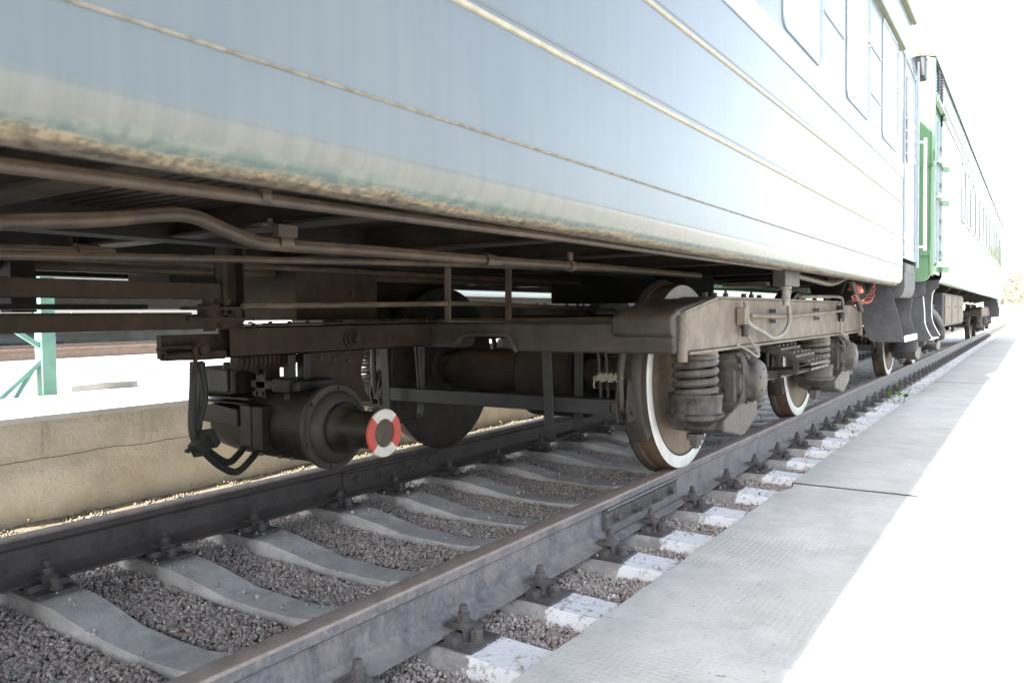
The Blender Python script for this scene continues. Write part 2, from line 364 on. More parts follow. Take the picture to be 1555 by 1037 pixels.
SY = [1.499,1.969,2.428,2.981,3.404,3.923,4.455,5.028,5.556,6.067,6.575,7.087,7.574,8.052,8.544,9.029,9.508,9.998]
while SY[-1] < 62: SY.append(SY[-1]+.49)
SY = [1.01]+SY

# ballast bed: a lumpy sheet
def sheet(name, x0, x1, y0, y1, dx, dy, zf, mat, kind='structure', parent=None):
    nx = int((x1-x0)/dx)+1; ny = int((y1-y0)/dy)+1
    vs = [(x0+(x1-x0)*i/(nx-1), y0+(y1-y0)*j/(ny-1), zf(x0+(x1-x0)*i/(nx-1), y0+(y1-y0)*j/(ny-1))) for j in range(ny) for i in range(nx)]
    fs = [(j*nx+i, j*nx+i+1, (j+1)*nx+i+1, (j+1)*nx+i) for j in range(ny-1) for i in range(nx-1)]
    b = MB(); b.add(vs, fs); return tag(b.build(name, mat, parent, angle=80), kind=kind)
def bedz(x, y):
    base = -.256
    xr = x-CX
    if abs(xr) < .62: base -= .030*(1-(abs(xr)/.62)**4)
    if xr > .83: base = -.262
    if xr < -1.0: base += .02
    return base+.014*noise.noise((x*5, y*5, 0))+.008*noise.noise((x*14, y*14, 3))
sheet('ballast_bed', -2.78, .62, -1.0, 16, .05, .05, bedz, 'bed')
sheet('ballast_bed', -2.78, .62, 16, 66, .2, .25, bedz, 'bed')

# stones
def stones(name, n, xa, xb, ya, yb, size, maxz=.012, dens=None):
    base = np.array([(-1,-1,-1),(1,-1,-1),(1,1,-1),(-1,1,-1),(-1,-1,1),(1,-1,1),(1,1,1),(-1,1,1)], float)
    faces = np.array([(0,3,2,1),(4,5,6,7),(0,1,5,4),(1,2,6,5),(2,3,7,6),(3,0,4,7)])
    pts = []
    while len(pts) < n:
        x = rng.uniform(xa, xb); y = ya+(yb-ya)*rng.uniform()**(dens or 1)
        if min([abs(y-s) for s in SY if abs(s-y) < .6]+[9]) < .10+.02*rng.uniform() and x < .62:
            if rng.uniform() > .012: continue
        pts.append((x, y))
    pts = np.array(pts); k = len(pts)
    def topz(p):
        near = min([abs(p[1]-s) for s in SY if abs(s-p[1]) < .6]+[9]); xr = abs(p[0]-CX)
        return bedz(p[0], p[1]) if near > .098 else -.258+.053*min(1, max(0, (xr-.2)/.3))+.004
    v = base[None]*.62+rng.uniform(-.42, .42, (k, 8, 3))
    sc = size*rng.uniform(.55, 1.25, (k, 1, 1))**1.0*rng.uniform(.65, 1.1, (k, 1, 3)); big = rng.uniform(size=k) > .985; sc[big] *= 1.55
    v = v*sc
    a = rng.uniform(0, 2*PI, k); b = rng.normal(0, .6, k); c = rng.normal(0, .6, k)
    def rotm(ax, t):
        m = np.zeros((k, 3, 3)); i, j = [(1,2),(0,2),(0,1)][ax]; m[:, ax, ax] = 1; m[:, i, i] = np.cos(t); m[:, j, j] = np.cos(t); m[:, i, j] = -np.sin(t); m[:, j, i] = np.sin(t); return m
    m = rotm(2, a) @ rotm(0, b) @ rotm(1, c)
    v = np.einsum('kij,kvj->kvi', m, v)
    z = np.array([topz(p) for p in pts])+rng.uniform(-.002, maxz, k)
    v += np.stack([pts[:, 0], pts[:, 1], z], 1)[:, None, :]
    me = bpy.data.meshes.new(name); me.vertices.add(k*8); me.vertices.foreach_set('co', v.reshape(-1).astype(np.float32))
    F = (faces[None]+(np.arange(k)*8)[:, None, None]).reshape(-1)
    me.loops.add(len(F)); me.loops.foreach_set('vertex_index', F.astype(np.int32)); me.polygons.add(k*6)
    me.polygons.foreach_set('loop_start', np.arange(0, len(F), 4, dtype=np.int32)); me.polygons.foreach_set('loop_total', np.full(k*6, 4, np.int32))
    me.update(); me.materials.append(M['stone'])
    at = me.color_attributes.new('tone', 'FLOAT_COLOR', 'POINT'); cc = np.ones((k, 8, 4), np.float32); cc[:, :, :3] = rng.uniform(0, 1, (k, 1, 3)); at.data.foreach_set('color', cc.reshape(-1))
    return tag(link(name, me), kind='stuff')
stones('ballast_stones', 52000, -1.72, -.07, .9, 6.2, .0080)
stones('ballast_stones', 8500, -1.5, -.07, 6.2, 16, .013)
stones('ballast_stones', 20000, -.10, .52, .9, 6.2, .0080)
stones('ballast_stones', 4500, -.10, .52, 6.2, 16, .013)
ls_ = stones('ballast_stones', 12000, -2.66, -1.68, 1.4, 9, .008, .012); ls_.data.materials[0] = M['litter']

b_ = None
sheet('gravel_verge', -2.74, -1.98, -1.0, 40, .06, .12, lambda x, y: bedz(x, y)+.004*noise.noise((x*22, y*22, 5))+.001-.02*(x > -2.02), 'litter')
# right platform: slabs with recessed joints
plat = bpy.data.objects.new('platform', None); COL.objects.link(plat); plat['kind'] = 'structure'
JY = [-9.9, -2.7, 4.485, 11.72, 18.9, 26.1, 33.3, 40.5, 47.7, 54.9, 62.1]
def slab(x0, x1, y0, y1, jagged):
    n = max(2, int((y1-y0)/.025)) if jagged else 2
    edge = []
    for i in range(n+1):
        y = y0+(y1-y0)*i/n; x = x0
        if jagged:
            x += .006*noise.noise((y*9, 1, 0))+.005*noise.noise((y*40, 1, 0))-.004*max(0, noise.noise((y*85, 3, 0)))
            c = max(0, 1-abs(y-4.38)/.16); x += .05*c*(.6+.8*abs(noise.noise((y*22, 5, 0))))
            c = max(0, 1-abs(y-5.6)/.10); x += .03*c*(.5+abs(noise.noise((y*30, 9, 0))))
            x += .012*max(0, noise.noise((y*3, 8, 0))-.25)
        edge.append((x, y))
    poly = edge+[(x1, y1), (x1, y0)]; poly = poly[::-1]
    return MB().prism(poly, 'z', -.205, -.14)
for i in range(len(JY)-1):
    y0, y1 = JY[i]+(.014 if i else 0), JY[i+1]-.014
    slab(.452, 1.9, y0, y1, y0 < 20).build('slab', 'platform', plat, .004)
    MB().box(1.908, 9, y0, y1, -.3, -.141).build('slab', 'platform', plat, .004)
MB().box(.48, 9, -10, 62, -.40, -.165).build('joint_filler', 'dirt', plat)
for y in JY[1:-1]:
    n = 60; e0 = []; e1 = []
    for i in range(n+1):
        x = .462+(1.08-.462)*i/n; k = -.001+.008*max(0, noise.noise((x*7, y, 1))+.2)+.004*noise.noise((x*33, y, 2)); e0.append((x, y-.010-k)); e1.append((x, y+.010+.8*k))
    MB().prism(e0+e1[::-1], 'z', -.16, -.1385).build('joint_dirt', 'dirt', plat)

# left platform wall
wall = thing('retaining_wall', (-2.7, 10, -.42), 'rough tan plastered wall with a long crack behind the rails', 'wall')
b = MB(); ys = np.arange(-2, 30.01, .06); zs = list(np.arange(-.42, .2801, .05))
vs = []; 
for z_ in zs+[.292]:
    for y_ in ys:
        ledge = .028 if z_ > .095 else 0.0
        x_ = -2.70+ledge+.012*noise.noise((y_*1.6, z_*4, 0))+.006*noise.noise((y_*7, z_*9, 4)); 
        if z_ < .05 and y_ < 2.35: x_ += .02
        vs.append((x_, y_, z_+(.004*noise.noise((y_*8, z_*3, 1)) if z_ < .29 else 0)))
ny = len(ys); nz = len(zs)+1
fs = [(j*ny+i, j*ny+i+1, (j+1)*ny+i+1, (j+1)*ny+i) for j in range(nz-1) for i in range(ny-1)]
b.add(vs, fs); b.add([(-2.95,-2,-.42),(-2.95,30,-.42),(-2.95,30,.292),(-2.95,-2,.292),(-2.8,-2,-.42),(-2.8,-2,.292)], [(0,1,2,3)])
P(wall, 'plaster_face', b, 'wall', angle=60)
b = MB(); yy = list(ys); e = []
for y_ in yy: e.append((-2.664+.008*noise.noise((y_*9, 2, 2))+.005*noise.noise((y_*31, 2, 2)), y_))
b.prism((e+[(-3.755, 30), (-3.755, -2)])[::-1], 'z', .288, .315)
P(wall, 'coping', b, 'coping')
# the crack under the ledge: a thin recessed dark line
b = MB(); pts = []
for y_ in np.arange(1.2, 4.2, .03): pts.append((-2.672+.012*noise.noise((y_*1.6, .38, 0)), y_, .094+.012*noise.noise((y_*4, 0, 7))+.005*noise.noise((y_*17, 0, 7))))
b.tube(pts, .0016, 4); P(wall, 'crack', b, 'underdark')

# ground of the next track
b = MB().box(-9.2, -3.76, -10, 62, -.42, .288); tag(b.build('far_platform', 'platform'), kind='structure')
b = MB().box(-60, -9.2, -10, 62, -.42, .235); tag(b.build('far_yard', 'ground'), kind='structure')
lw = T('low_wall', MB().box(-12.6, -12.3, -6, 40, .235, .66), 'lowwall', 'low weathered concrete wall beyond the second track on the left', 'wall', bevel=.02)
for (x_, n_) in ((-9.5, 'nearer'), (-11.0, 'farther')):
    rr = MB().prism([(x_-.075,.25),(x_+.075,.25),(x_+.075,.26),(x_+.012,.28),(x_+.012,.385),(x_+.037,.395),(x_+.037,.43),(x_-.037,.43),(x_-.037,.395),(x_-.012,.385),(x_-.012,.28),(x_-.075,.26)], 'y', -6, 40)
    T('rail', rr, 'rust_bg', n_+' brown rail of the second track, seen beneath the carriage', 'rail')

# ================================================================== RAILS
def rail_profile(x): # counter-clockwise in XZ
    pr = [(-.075,-.18),(.075,-.18),(.075,-.170),(.03,-.155),(.010,-.14),(.009,-.055),(.018,-.043),(.036,-.036),(.0375,-.010),(.033,-.0025),(.022,0),(-.022,0),(-.033,-.0025),(-.0375,-.010),(-.036,-.036),(-.018,-.043),(-.009,-.055),(-.010,-.14),(-.03,-.155),(-.075,-.170)]
    return [(x+u, v) for u, v in pr]
def rail(x, y0, y1, label, m='railside'):
    b = MB(); poly = rail_profile(x); b.prism(poly, 'y', y0, y1)
    n = len(poly)
    for k, f in enumerate(b.f):
        if k >= 2:
            i = f[0] % n
            if i in (8, 9, 10, 11, 12): b.mi[k] = 1
    return T('rail', b, [m, 'railtop'], label, 'rail', bevel=0, angle=28)
JR = 3.48
rn = rail(0, -3.0, JR-.004, 'weathered steel rail nearest the camera, from the bottom edge up to the bolted joint')
rail(0, JR+.004, 62, 'right hand rail beyond the bolted joint, under the white rimmed wheels')
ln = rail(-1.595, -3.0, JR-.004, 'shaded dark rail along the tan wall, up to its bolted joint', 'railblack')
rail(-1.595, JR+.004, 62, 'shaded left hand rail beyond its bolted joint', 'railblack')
def joint(x, sgn, label):
    t = thing('fishplate_joint', (x, JR, -.18), label, 'rail joint')
    for s in (1, -1):
        prof = [(.012,-.048),(.036,-.040),(.040,-.050),(.030,-.064),(.030,-.125),(.042,-.142),(.050,-.150),(.046,-.158),(.014,-.146)]
        poly = [(x+s*u, v) for u, v in prof]
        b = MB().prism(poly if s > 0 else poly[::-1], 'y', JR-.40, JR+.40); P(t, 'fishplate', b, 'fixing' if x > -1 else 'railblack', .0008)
        if s == sgn:
            for k in (-.31, -.12, .12, .31):
                out = abs(k) < .2 
                b = MB(); b.bolt((x+s*.030, JR+k, -.094), 'x', 0.022 if out else .017, .024, s, .020 if out else 0); P(t, 'fish_bolt', b, 'fixing')
joint(0, 1, 'bolted fishplates joining the two lengths of the right hand rail'); joint(-1.595, 1, 'black bolted fishplates on the shaded left hand rail')

# ================================================================== SLEEPERS
def sleeper_mesh():
    # stations along x from the track centre: (x, top z, top half width)
    st = [(-1.35,-.232,.098),(-1.33,-.212,.100),(-1.0,-.205,.098),(-.60,-.207,.098),(-.50,-.211,.096),(-.20,-.258,.084),(-.1,-.263,.083),(.1,-.263,.083),(.20,-.258,.084),(.50,-.212,.096),(.60,-.207,.098),(1.0,-.205,.098),(1.33,-.212,.100),(1.35,-.232,.098)]
    b = MB(); vs = []; ch = .012
    for (x, z, w_) in st:
        j = lambda s: .0022*noise.noise((x*7+s, s*3.1, 0))
        vs += [(x, -w_-.05, z-.17), (x, -w_+j(1), z-ch), (x, -w_+ch, z+j(2)), (x, w_-ch, z+j(3)), (x, w_+j(4), z-ch), (x, w_+.05, z-.17)]
    n = len(st); fs = []
    for i in range(n-1):
        for k in range(5): fs.append((i*6+k, i*6+k+1, (i+1)*6+k+1, (i+1)*6+k))
    fs += [tuple(range(6)), tuple(range((n-1)*6+5, (n-1)*6-1, -1))]
    b.add(vs, fs); return b.mesh('concrete_sleeper', 'sleeper', 30)
def sleeper_mesh_var(seed):
    me = sleeper_mesh().copy(); me.name = 'concrete_sleeper'
    bm = bmesh.new(); bm.from_mesh(me); bmesh.ops.subdivide_edges(bm, edges=bm.edges[:], cuts=2, use_grid_fill=True)
    for v in bm.verts:
        n_ = noise.noise((v.co.x*18+seed*9, v.co.y*18, v.co.z*18)); m_ = noise.noise((v.co.x*5+seed*9, v.co.y*5, v.co.z*5))
        v.co.z += .0022*n_+.003*m_; v.co.y += .002*noise.noise((v.co.x*20, v.co.y*20+seed, 3))
    bm.to_mesh(me); bm.free(); return me
SL = [sleeper_mesh_var(i) for i in range(5)]
# rail fastening parts, drawn around the rail centre, z=0 at rail top
b = MB().box(-.185, .185, -.076, .076, -.205, -.193); 
for s in (-1, 1):
    b.prism([(s*.078,-.193),(s*.118,-.193),(s*.112,-.172),(s*.082,-.172)][::s], 'y', -.076, -.024)
    b.prism([(s*.078,-.193),(s*.118,-.193),(s*.112,-.172),(s*.082,-.172)][::s], 'y', .024, .076)
me_plate = b.mesh('base_plate', 'fixing', 30)
def clip(s):
    poly = [(.052,-.166),(.056,-.152),(.076,-.146),(.112,-.146),(.128,-.152),(.130,-.190),(.118,-.190),(.116,-.162),(.094,-.160),(.090,-.163)]
    poly = [(s*u, v) for u, v in poly]
    b = MB(); b.prism(poly if s < 0 else poly[::-1], 'y', -.029, .029); b.tube([(s*.048,-.034,-.160),(s*.045,.034,-.160)], .009, 6)
    return b
clipm = {s: clip(s).mesh('rail_clip', 'fixing', 30) for s in (-1, 1)}
def cbolt(s):
    b = MB(); b.lathe((s*.098,0,-.146), [(0,.025),(.005,.025)], 'z', 14); b.lathe((s*.098,0,-.141), [(0,.0205),(.022,.0205),(.024,.016)], 'z', 6); b.lathe((s*.098,0,-.119), [(0,.0125),(.024,.0125),(.026,.010)], 'z', 10)
    for k in range(4): b.lathe((s*.098,0,-.117+k*.005), [(0,.0125),(.002,.0145),(.004,.0125)], 'z', 10)
    return b.mesh('clamp_bolt', 'fixing', 30)
def abolt(s):
    b = MB(); b.lathe((s*.155,0,-.193), [(0,.026),(.004,.026),(.005,.022),(.012,.022)], 'z', 14); b.lathe((s*.155,0,-.181), [(0,.0205),(.021,.0205),(.025,.015)], 'z', 6); b.lathe((s*.155,0,-.16), [(0,.010),(.009,.010)], 'z', 8)
    return b.mesh('anchor_bolt', 'fixing', 30)
cbm = {s: cbolt(s) for s in (-1, 1)}; abm = {s: abolt(s) for s in (-1, 1)}
b = MB().box(-.185, .185, -.076, .076, -.205, -.193)
for s in (-1, 1): b.box(min(s*.06,s*.125), max(s*.06,s*.125), -.033, .033, -.19, -.147); b.lathe((s*.098,0,-.147), [(0,.02),(.026,.018),(.027,.011),(.05,.011)], 'z', 7); b.lathe((s*.155,0,-.193), [(0,.022),(.03,.018)], 'z', 7)
me_far = b.mesh('rail_fastening', 'fixing', 30)
b = MB().box(-.180, .180, -.074, .074, -.2085, -.2045); me_pad = b.mesh('rubber_pad', 'rubber', 30)
near_names = {1.499: 'second', 1.969: 'third', 2.428: 'fourth', 2.981: 'fifth'}
ordn = ['first','second','third','fourth','fifth','sixth','seventh','eighth','ninth','tenth','eleventh','twelfth']
for i, y in enumerate(SY):
    s = link('concrete_sleeper', SL[i % 5]); s.location = (CX, y, 0)
    s.rotation_euler[2] = random.uniform(-.006, .006)
    n = i-1
    if n < 0: lab = 'concrete sleeper just outside the bottom edge of the picture, nearest the camera'
    elif n < 4: lab = ['grey concrete sleeper at the bottom left, its near bolt cut by the picture edge', 'second sleeper from the bottom edge, large patchy whitewashed end beside the platform', 'third sleeper from the bottom edge, whitewashed end just before the rail joint', 'fourth sleeper from the bottom edge, its rail bolts at the start of the joint'][n]
    elif n < 16: lab = 'concrete sleeper with whitewashed end, %s one beyond the bolted rail joint' % ordn[n-4]
    else: lab = 'far concrete sleeper, foreshortened in the run beyond the second wheel'
    tag(s, lab, 'sleeper', 'concrete sleepers under the rails')
    for xr in (.7975, -.7975):
        if y < 9.2:
            bp = link('base_plate', me_plate, s); bp.location = (xr, 0, 0); pd = link('rubber_pad', me_pad, s); pd.location = (xr, 0, 0)
            for q in (-1, 1):
                for m_, nm in ((clipm[q], 'rail_clip'), (cbm[q], 'clamp_bolt'), (abm[q], 'anchor_bolt')):
                    o = link(nm, m_, bp)
                    if nm != 'rail_clip': o.rotation_euler = (random.uniform(-.03,.03), random.uniform(-.03,.03), 0)
        else:
            o = link('rail_fastening', me_far, s); o.location = (xr, 0, 0)

# ================================================================== BOGIES
def wheel_parts(root, a, sx):
    f = sx
    cx = .80*f
    def L(prof): return [((t-.80), r) for t, r in prof]
    y = a*1.2
    b = MB(); b.lathe((cx, y, .475), L([(.850,.400),(.850,.470),(.845,.4755),(.765,.4765),(.757,.483),(.750,.495),(.743,.502),(.733,.503),(.725,.497),(.720,.480),(.720,.400)]), 'x', 72, flip=f)
    b.mi = [0]*len(b.f)
    b2 = MB(); b2.lathe((cx, y, .475), L([(.8515,.411),(.8525,.414),(.8525,.4665),(.8495,.4715)]), 'x', 72, flip=f)
    web = MB(); web.lathe((cx, y, .475), L([(.846,.404),(.835,.400),(.80,.385),(.785,.34),(.775,.25),(.79,.17),(.83,.135),(.86,.13),(.862,.10)]), 'x', 56, flip=f)
    web.cur = 1; web.lathe((cx, y, .475), L([(.722,.404),(.745,.39),(.757,.34),(.750,.25),(.755,.16),(.71,.13),(.70,.10)]), 'x', 56, flip=f)
    wr = web.build('wheel', ['wheelweb', 'wheelblack'], root)
    # the back and flange of the tyre is dark, the running band rusty
    tyre = MB(); seg = 72
    prof = L([(.850,.400),(.850,.470),(.845,.4755),(.765,.4765),(.757,.483),(.750,.495),(.743,.502),(.733,.503),(.725,.497),(.720,.480),(.720,.400)])
    tyre.lathe((cx, y, .475), prof, 'x', seg, flip=f)
    for k in range(len(prof)-1):
        for q in range(seg): tyre.mi[k*seg+q] = 0 if 2 <= k <= 3 else 1
    for q in range((len(prof)-1)*seg, len(tyre.f)): tyre.mi[q] = 1
    # drop the end caps
    tyre.f = tyre.f[:(len(prof)-1)*seg]; tyre.mi = tyre.mi[:(len(prof)-1)*seg]
    tyre.build('tyre', ['tread', 'wheelblack'], wr)
    b2.f = b2.f[:3*seg]; b2.mi = b2.mi[:3*seg]; b2.build('rim_band', 'white', wr)
    return wr

def make_bogie(label, detailed=True):
    root = thing('bogie', (CX, 5.13, 0), label, 'bogie', 'bogies under the carriages')
    B = lambda name, mb, mat, par=root, bev=0, ang=35: mb.build(name, mat, par, bev, ang)
    for a in (-1, 1):
        y = a*1.2
        b = MB(); b.lathe((0, y, .475), [(-1.15,.065),(-.9,.075),(-.72,.09),(.72,.09),(.9,.075),(1.15,.065)], 'x', 24); B('axle', b, 'bogiedark')
        for sx in (1, -1): wheel_parts(root, a, sx)
    b = MB(); b.lathe((0, -1.2, .475), [(-.64,.105),(-.62,.125),(-.10,.125),(-.08,.11)], 'x', 36); B('axle_sleeve', b, 'under')
    b = MB(); b.lathe((0, -1.2, .475), [(-.055,.13),(-.055,.235),(-.04,.25),(.29,.25),(.31,.235),(.31,.13)], 'x', 48); dr = B('gearbox_drum', b, 'under')
    for k in range(10):
        an = 2*PI*k/10; b = MB().bolt((-.055, -1.2+.2*math.cos(an), .475+.2*math.sin(an)), 'x', .012, .012, -1); B('bolt', b, 'fixing', dr)
    b = MB().box(-.75, .75, -.9, -.80, .30, .44); B('transom', b, 'under', bev=.01)
    # side frames
    for sx in (1, -1):
        x0, x1 = sorted((sx*1.03, sx*1.145))
        pr = [(-1.96,.64),(1.96,.64),(1.96,.80),(1.52,.868),(-1.52,.868),(-1.96,.80)]
        b = MB().prism(pr, 'x', x0, x1); sf = B('side_frame', b, 'bogie', bev=.006)
        b = MB(); x0, x1 = sorted((sx*.98, sx*1.156))
        b.prism([(-1.54,.868),(1.54,.868),(1.97,.802),(1.97,.812),(1.55,.879),(-1.55,.879),(-1.97,.812),(-1.97,.802)], 'x', x0, x1); b.box(x0, x1, -1.9, 1.98, .626, .639)
        B('flange_plate', b, 'bogie', sf, .002)
        for e in (-1, 1):
            b = MB().tube([(sx*1.15, e*1.985, .60), (sx*1.15, e*1.985, .795)], .021, 12); B('end_rib', b, 'bogie', sf, .004)
        for k in (-1.42, -1.30, -1.12, -.95, -.72, -.55, .5, .62, .95, 1.12, 1.3):
            b = MB().bolt((sx*(1.08+random.uniform(-.04,.02)), k, .879), 'z', .014, .022, 1, .018 if k in (-1.12,-.72) else 0); B('bolt', b, 'fixing', sf)
        x0, x1 = sorted((sx*.868, sx*1.142))
        for e in (-1, 1):
            pr = [(e*-2.04,.70),(e*-2.075,.715),(e*-2.078,.79),(e*-2.01,.822),(e*-1.62,.872),(e*-1.62,.69)]
            b = MB().prism(pr, 'x', x0, x1); B('corner_gusset', b, 'bogiedark', bev=.012)
    # end beams
    for e in (-1, 1):
        if e < 0: pr = [(-1.14,.648),(.03,.648),(.05,.69),(.08,.706),(.28,.706),(.33,.69),(.37,.634),(1.14,.634),(1.14,.735),(1.135,.752),(1.12,.765),(-1.14,.765)]
        else: pr = [(-1.14,.64),(1.14,.64),(1.14,.765),(-1.14,.765)]
        b = MB().prism(pr, 'y', e*1.93, e*2.05) if e > 0 else MB().prism(pr, 'y', -2.05, -1.93)
        eb = B('end_beam', b, 'bogiedark', bev=.012)
        if e < 0:
            b = MB().tube([(.0,-2.05,.655),(.02,-2.055,.672),(.05,-2.055,.702),(.10,-2.055,.712),(.27,-2.055,.712),(.33,-2.055,.700),(.355,-2.055,.66),(.37,-2.05,.632)], .011, 10, smooth=4); B('notch_lip', b, 'bogiedark', eb)
            b = MB().bar((.39,-2.052,.664), (1.14,-2.052,.664), .004, .004); B('weld_line', b, 'bogiedark', eb)
            b = MB().tube([(-1.1,-1.99,.764),(1.1,-1.99,.764)], .028, 12); B('top_round', b, 'bogiedark', eb)
    b = MB().box(-.98, .98, -.19, .19, .62, .80); B('bolster', b, 'under', bev=.015)
    for s in (-.38, .38):
        b = MB().box(s-.05, s+.05, -1.93, 1.93, .66, .74); B('longitudinal_beam', b, 'under', bev=.008)
    # springs and axle boxes
    for sx in (1, -1):
        for a in (-1, 1):
            y = a*1.2
            ab = MB(); X0, X1 = sorted((sx*.93, sx*1.165))
            ab.prism([(y-.10,.33),(y+.10,.33),(y+.135,.38),(y+.135,.56),(y+.09,.605),(y-.09,.605),(y-.135,.56),(y-.135,.38)], 'x', X0, X1)
            box_ = B('axle_box', ab, 'box', bev=.014)
            if detailed and sx > 0 or a < 0 and sx > 0 or not detailed and sx > 0:
                for k in (-.105, -.075, .085, .11):
                    r_ = MB(); r_.tube([(sx*(1.165), y+k, .36), (sx*1.19, y+k, .42), (sx*1.19, y+k, .56), (sx*1.16, y+k, .60)], .012, 8, smooth=3); B('rib', r_, 'box', box_)
                c_ = MB(); c_.lathe((sx*1.16, y, .47), [(0,.128),(.022,.128),(.03,.118),(.034,.108),(.075,.102),(.095,.085),(.105,.05),(.106,0.0)], 'x', 40, flip=sx); cv = B('cover', c_, 'box', box_, 0)
                for k in range(8):
                    an = 2*PI*(k+.5)/8; q = MB().bolt((sx*1.182, y+.116*math.cos(an), .47+.116*math.sin(an)), 'x', .011, .014, sx); B('bolt', q, 'box', box_)
                for k in range(5):
                    an = PI*.5+2*PI*k/5; q = MB().bolt((sx*1.255, y+.055*math.cos(an), .47+.055*math.sin(an)), 'x', .007, .012, sx); B('cover_bolt', q, 'fixing', box_)
                for (dy, dz) in ((-.13,.545),(.125,.55),(-.13,.33),(.12,.33),(.0,.335)):
                    q = MB().bolt((sx*1.165, y+dy, dz), 'x', .015, .022, sx); B('bolt', q, 'box', box_)
            w_ = MB(); X0, X1 = sorted((sx*.93, sx*1.19))
            w_.prism([(y-.38,.255),(y-.13,.205),(y-.06,.205),(y+.14,.275),(y+.14,.37),(y-.12,.37),(y-.38,.31)], 'x', X0, X1); X2, X3 = sorted((sx*.93, sx*1.10)); w_.prism([(y+.13,.27),(y+.42,.25),(y+.42,.30),(y+.13,.32)], 'x', X2, X3); B('spring_bracket', w_, 'box', box_, .012)
            for e in (-1, 1):
                yc = y+e*.33; xc = sx*1.035
                c_ = MB().coil((xc, yc, 0), .092, .0185, .425, .60, 5.2, 10); sp = B('coil_spring', c_, 'spring')
                c_ = MB(); c_.lathe((xc, yc, 0), [(.28,.10),(.30,.118),(.312,.137),(.332,.137),(.338,.124),(.35,.121),(.40,.124),(.408,.128),(.425,.128),(.427,.112),(.40,.108)], 'z', 40); B('spring_cup', c_, 'box', sp)
                c_ = MB(); c_.lathe((xc, yc, 0), [(.592,.085),(.60,.105),(.628,.105)], 'z', 32); B('upper_seat', c_, 'bogie', sp)
                c_ = MB(); c_.lathe((xc, yc, 0), [(.165,.016),(.180,.018),(.181,.030),(.205,.030),(.206,.044),(.235,.044)], 'z', 6); B('retaining_nut', c_, 'fixing', sp)
                c_ = MB(); c_.lathe((xc, yc, 0), [(.42,.045),(.60,.045)], 'z', 16); B('inner_post', c_, 'bogiedark', sp)
        # elliptic leaf springs lying across the bogie, five packs side by side
        ls = None; CL, AL = .72, .545
        for k in range(5 if sx > 0 else 1):
            yk = (k-2)*.095 if sx > 0 else 0; hw = .043 if sx > 0 else .23
            for j in range(5):
                for half in (1, -1):
                    Lh = AL-.088*j; poly_t = []; poly_b = []
                    for q in range(13):
                        x_ = (-1+2*q/12)*Lh; e_ = 1-(x_/AL)**2
                        zc = .490+.10*e_+j*.0165 if half > 0 else .462-.035*e_-j*.0155
                        poly_t.append((sx*(CL+x_), zc+.0075)); poly_b.append((sx*(CL+x_), zc-.0075))
                    m_ = MB().prism(poly_b+poly_t[::-1], 'y', yk-hw, yk+hw)
                    if ls is None: ls = B('leaf_spring', m_, 'box')
                    else: B('leaf', m_, 'box', ls)
        if sx > 0:
            q = MB()
            for k in range(5):
                for j in range(5):
                    x_ = AL-.088*j-.03; zc = .490+.10*(1-(x_/AL)**2)+j*.0165+.0075
                    q.cbox((CL+x_, (k-2)*.095, zc+.005), (.020, .026, .010))
            tag(B('leaf_studs', q, 'fixing', ls), kind='stuff')
            q = MB().box(CL+.44, CL+.475, -.245, -.236, .435, .515); B('end_clamp', q, 'bogiedark', ls, .002)
            q = MB().box(CL+.44, CL+.475, -.24, .24, .470, .482); B('end_clamp', q, 'bogiedark', ls, .002)
        q = MB().box(min(sx*.60,sx*.86), max(sx*.60,sx*.86), -.26, .26, .325, .352); B('spring_plank', q, 'box', ls, .006)
        q = MB().box(min(sx*.62,sx*.82), max(sx*.62,sx*.82), -.24, .24, .665, .70); B('spring_top_pad', q, 'box', ls, .006)
    # brakes
    for a, yb in ((-1, -1.755), (-1, -.62), (1, .62), (1, 1.78)):
        sg = -1 if yb < a*1.2 else 1
        b = MB().bar((-.80, yb, .365), (.745, yb, .365), .06, .072); bb = B('brake_beam', b, 'greybar', bev=.004)
        for sx in (1, -1):
            c_ = MB(); c_.lathe((sx*.79, yb, .365), [(-.075,.034),(-.06,.045),(-.05,.045),(-.04,.03),(.035,.03)], 'x', 20, flip=sx); B('pin', c_, 'bogiedark', bb)
            # shoe hugging the tread
            y = a*1.2; mid = math.atan2(-.10, sg) ; aa0, aa1 = mid-R(26), mid+R(26); vs = []; fs = []; n = 12
            for q in range(n+1):
                an = aa0+(aa1-aa0)*q/n
                for rr_, xx_ in ((.480,.745),(.480,.845),(.530,.845),(.545,.80),(.530,.745)):
                    vs.append((sx*xx_, y+rr_*math.cos(an), .475+rr_*math.sin(an)))
            for q in range(n):
                for m2 in range(5): fs.append((q*5+m2, q*5+(m2+1)%5, (q+1)*5+(m2+1)%5, (q+1)*5+m2))
            fs += [tuple(range(5)), tuple(n*5+4-q for q in range(5))]
            B('brake_shoe', MB().add(vs, fs), 'bogiedark', bev=.003)
            c_ = MB().tube([(sx*.775, yb+sg*.03, .365), (sx*.775, yb+sg*.045, .50), (sx*.785, yb+sg*.03, .655)], .017, 10, smooth=4)
            c_.prism([(yb-.03,.30),(yb+.03,.30),(yb+.045,.365),(yb+.03,.46),(yb-.02,.50),(yb-.045,.365)], 'x', min(sx*.745,sx*.757), max(sx*.745,sx*.757))
            c_.prism([(yb-.03,.30),(yb+.03,.30),(yb+.045,.365),(yb+.03,.46),(yb-.02,.50),(yb-.045,.365)], 'x', min(sx*.80,sx*.812), max(sx*.80,sx*.812))
            B('brake_hanger', c_, 'bogiedark', bb, .002)
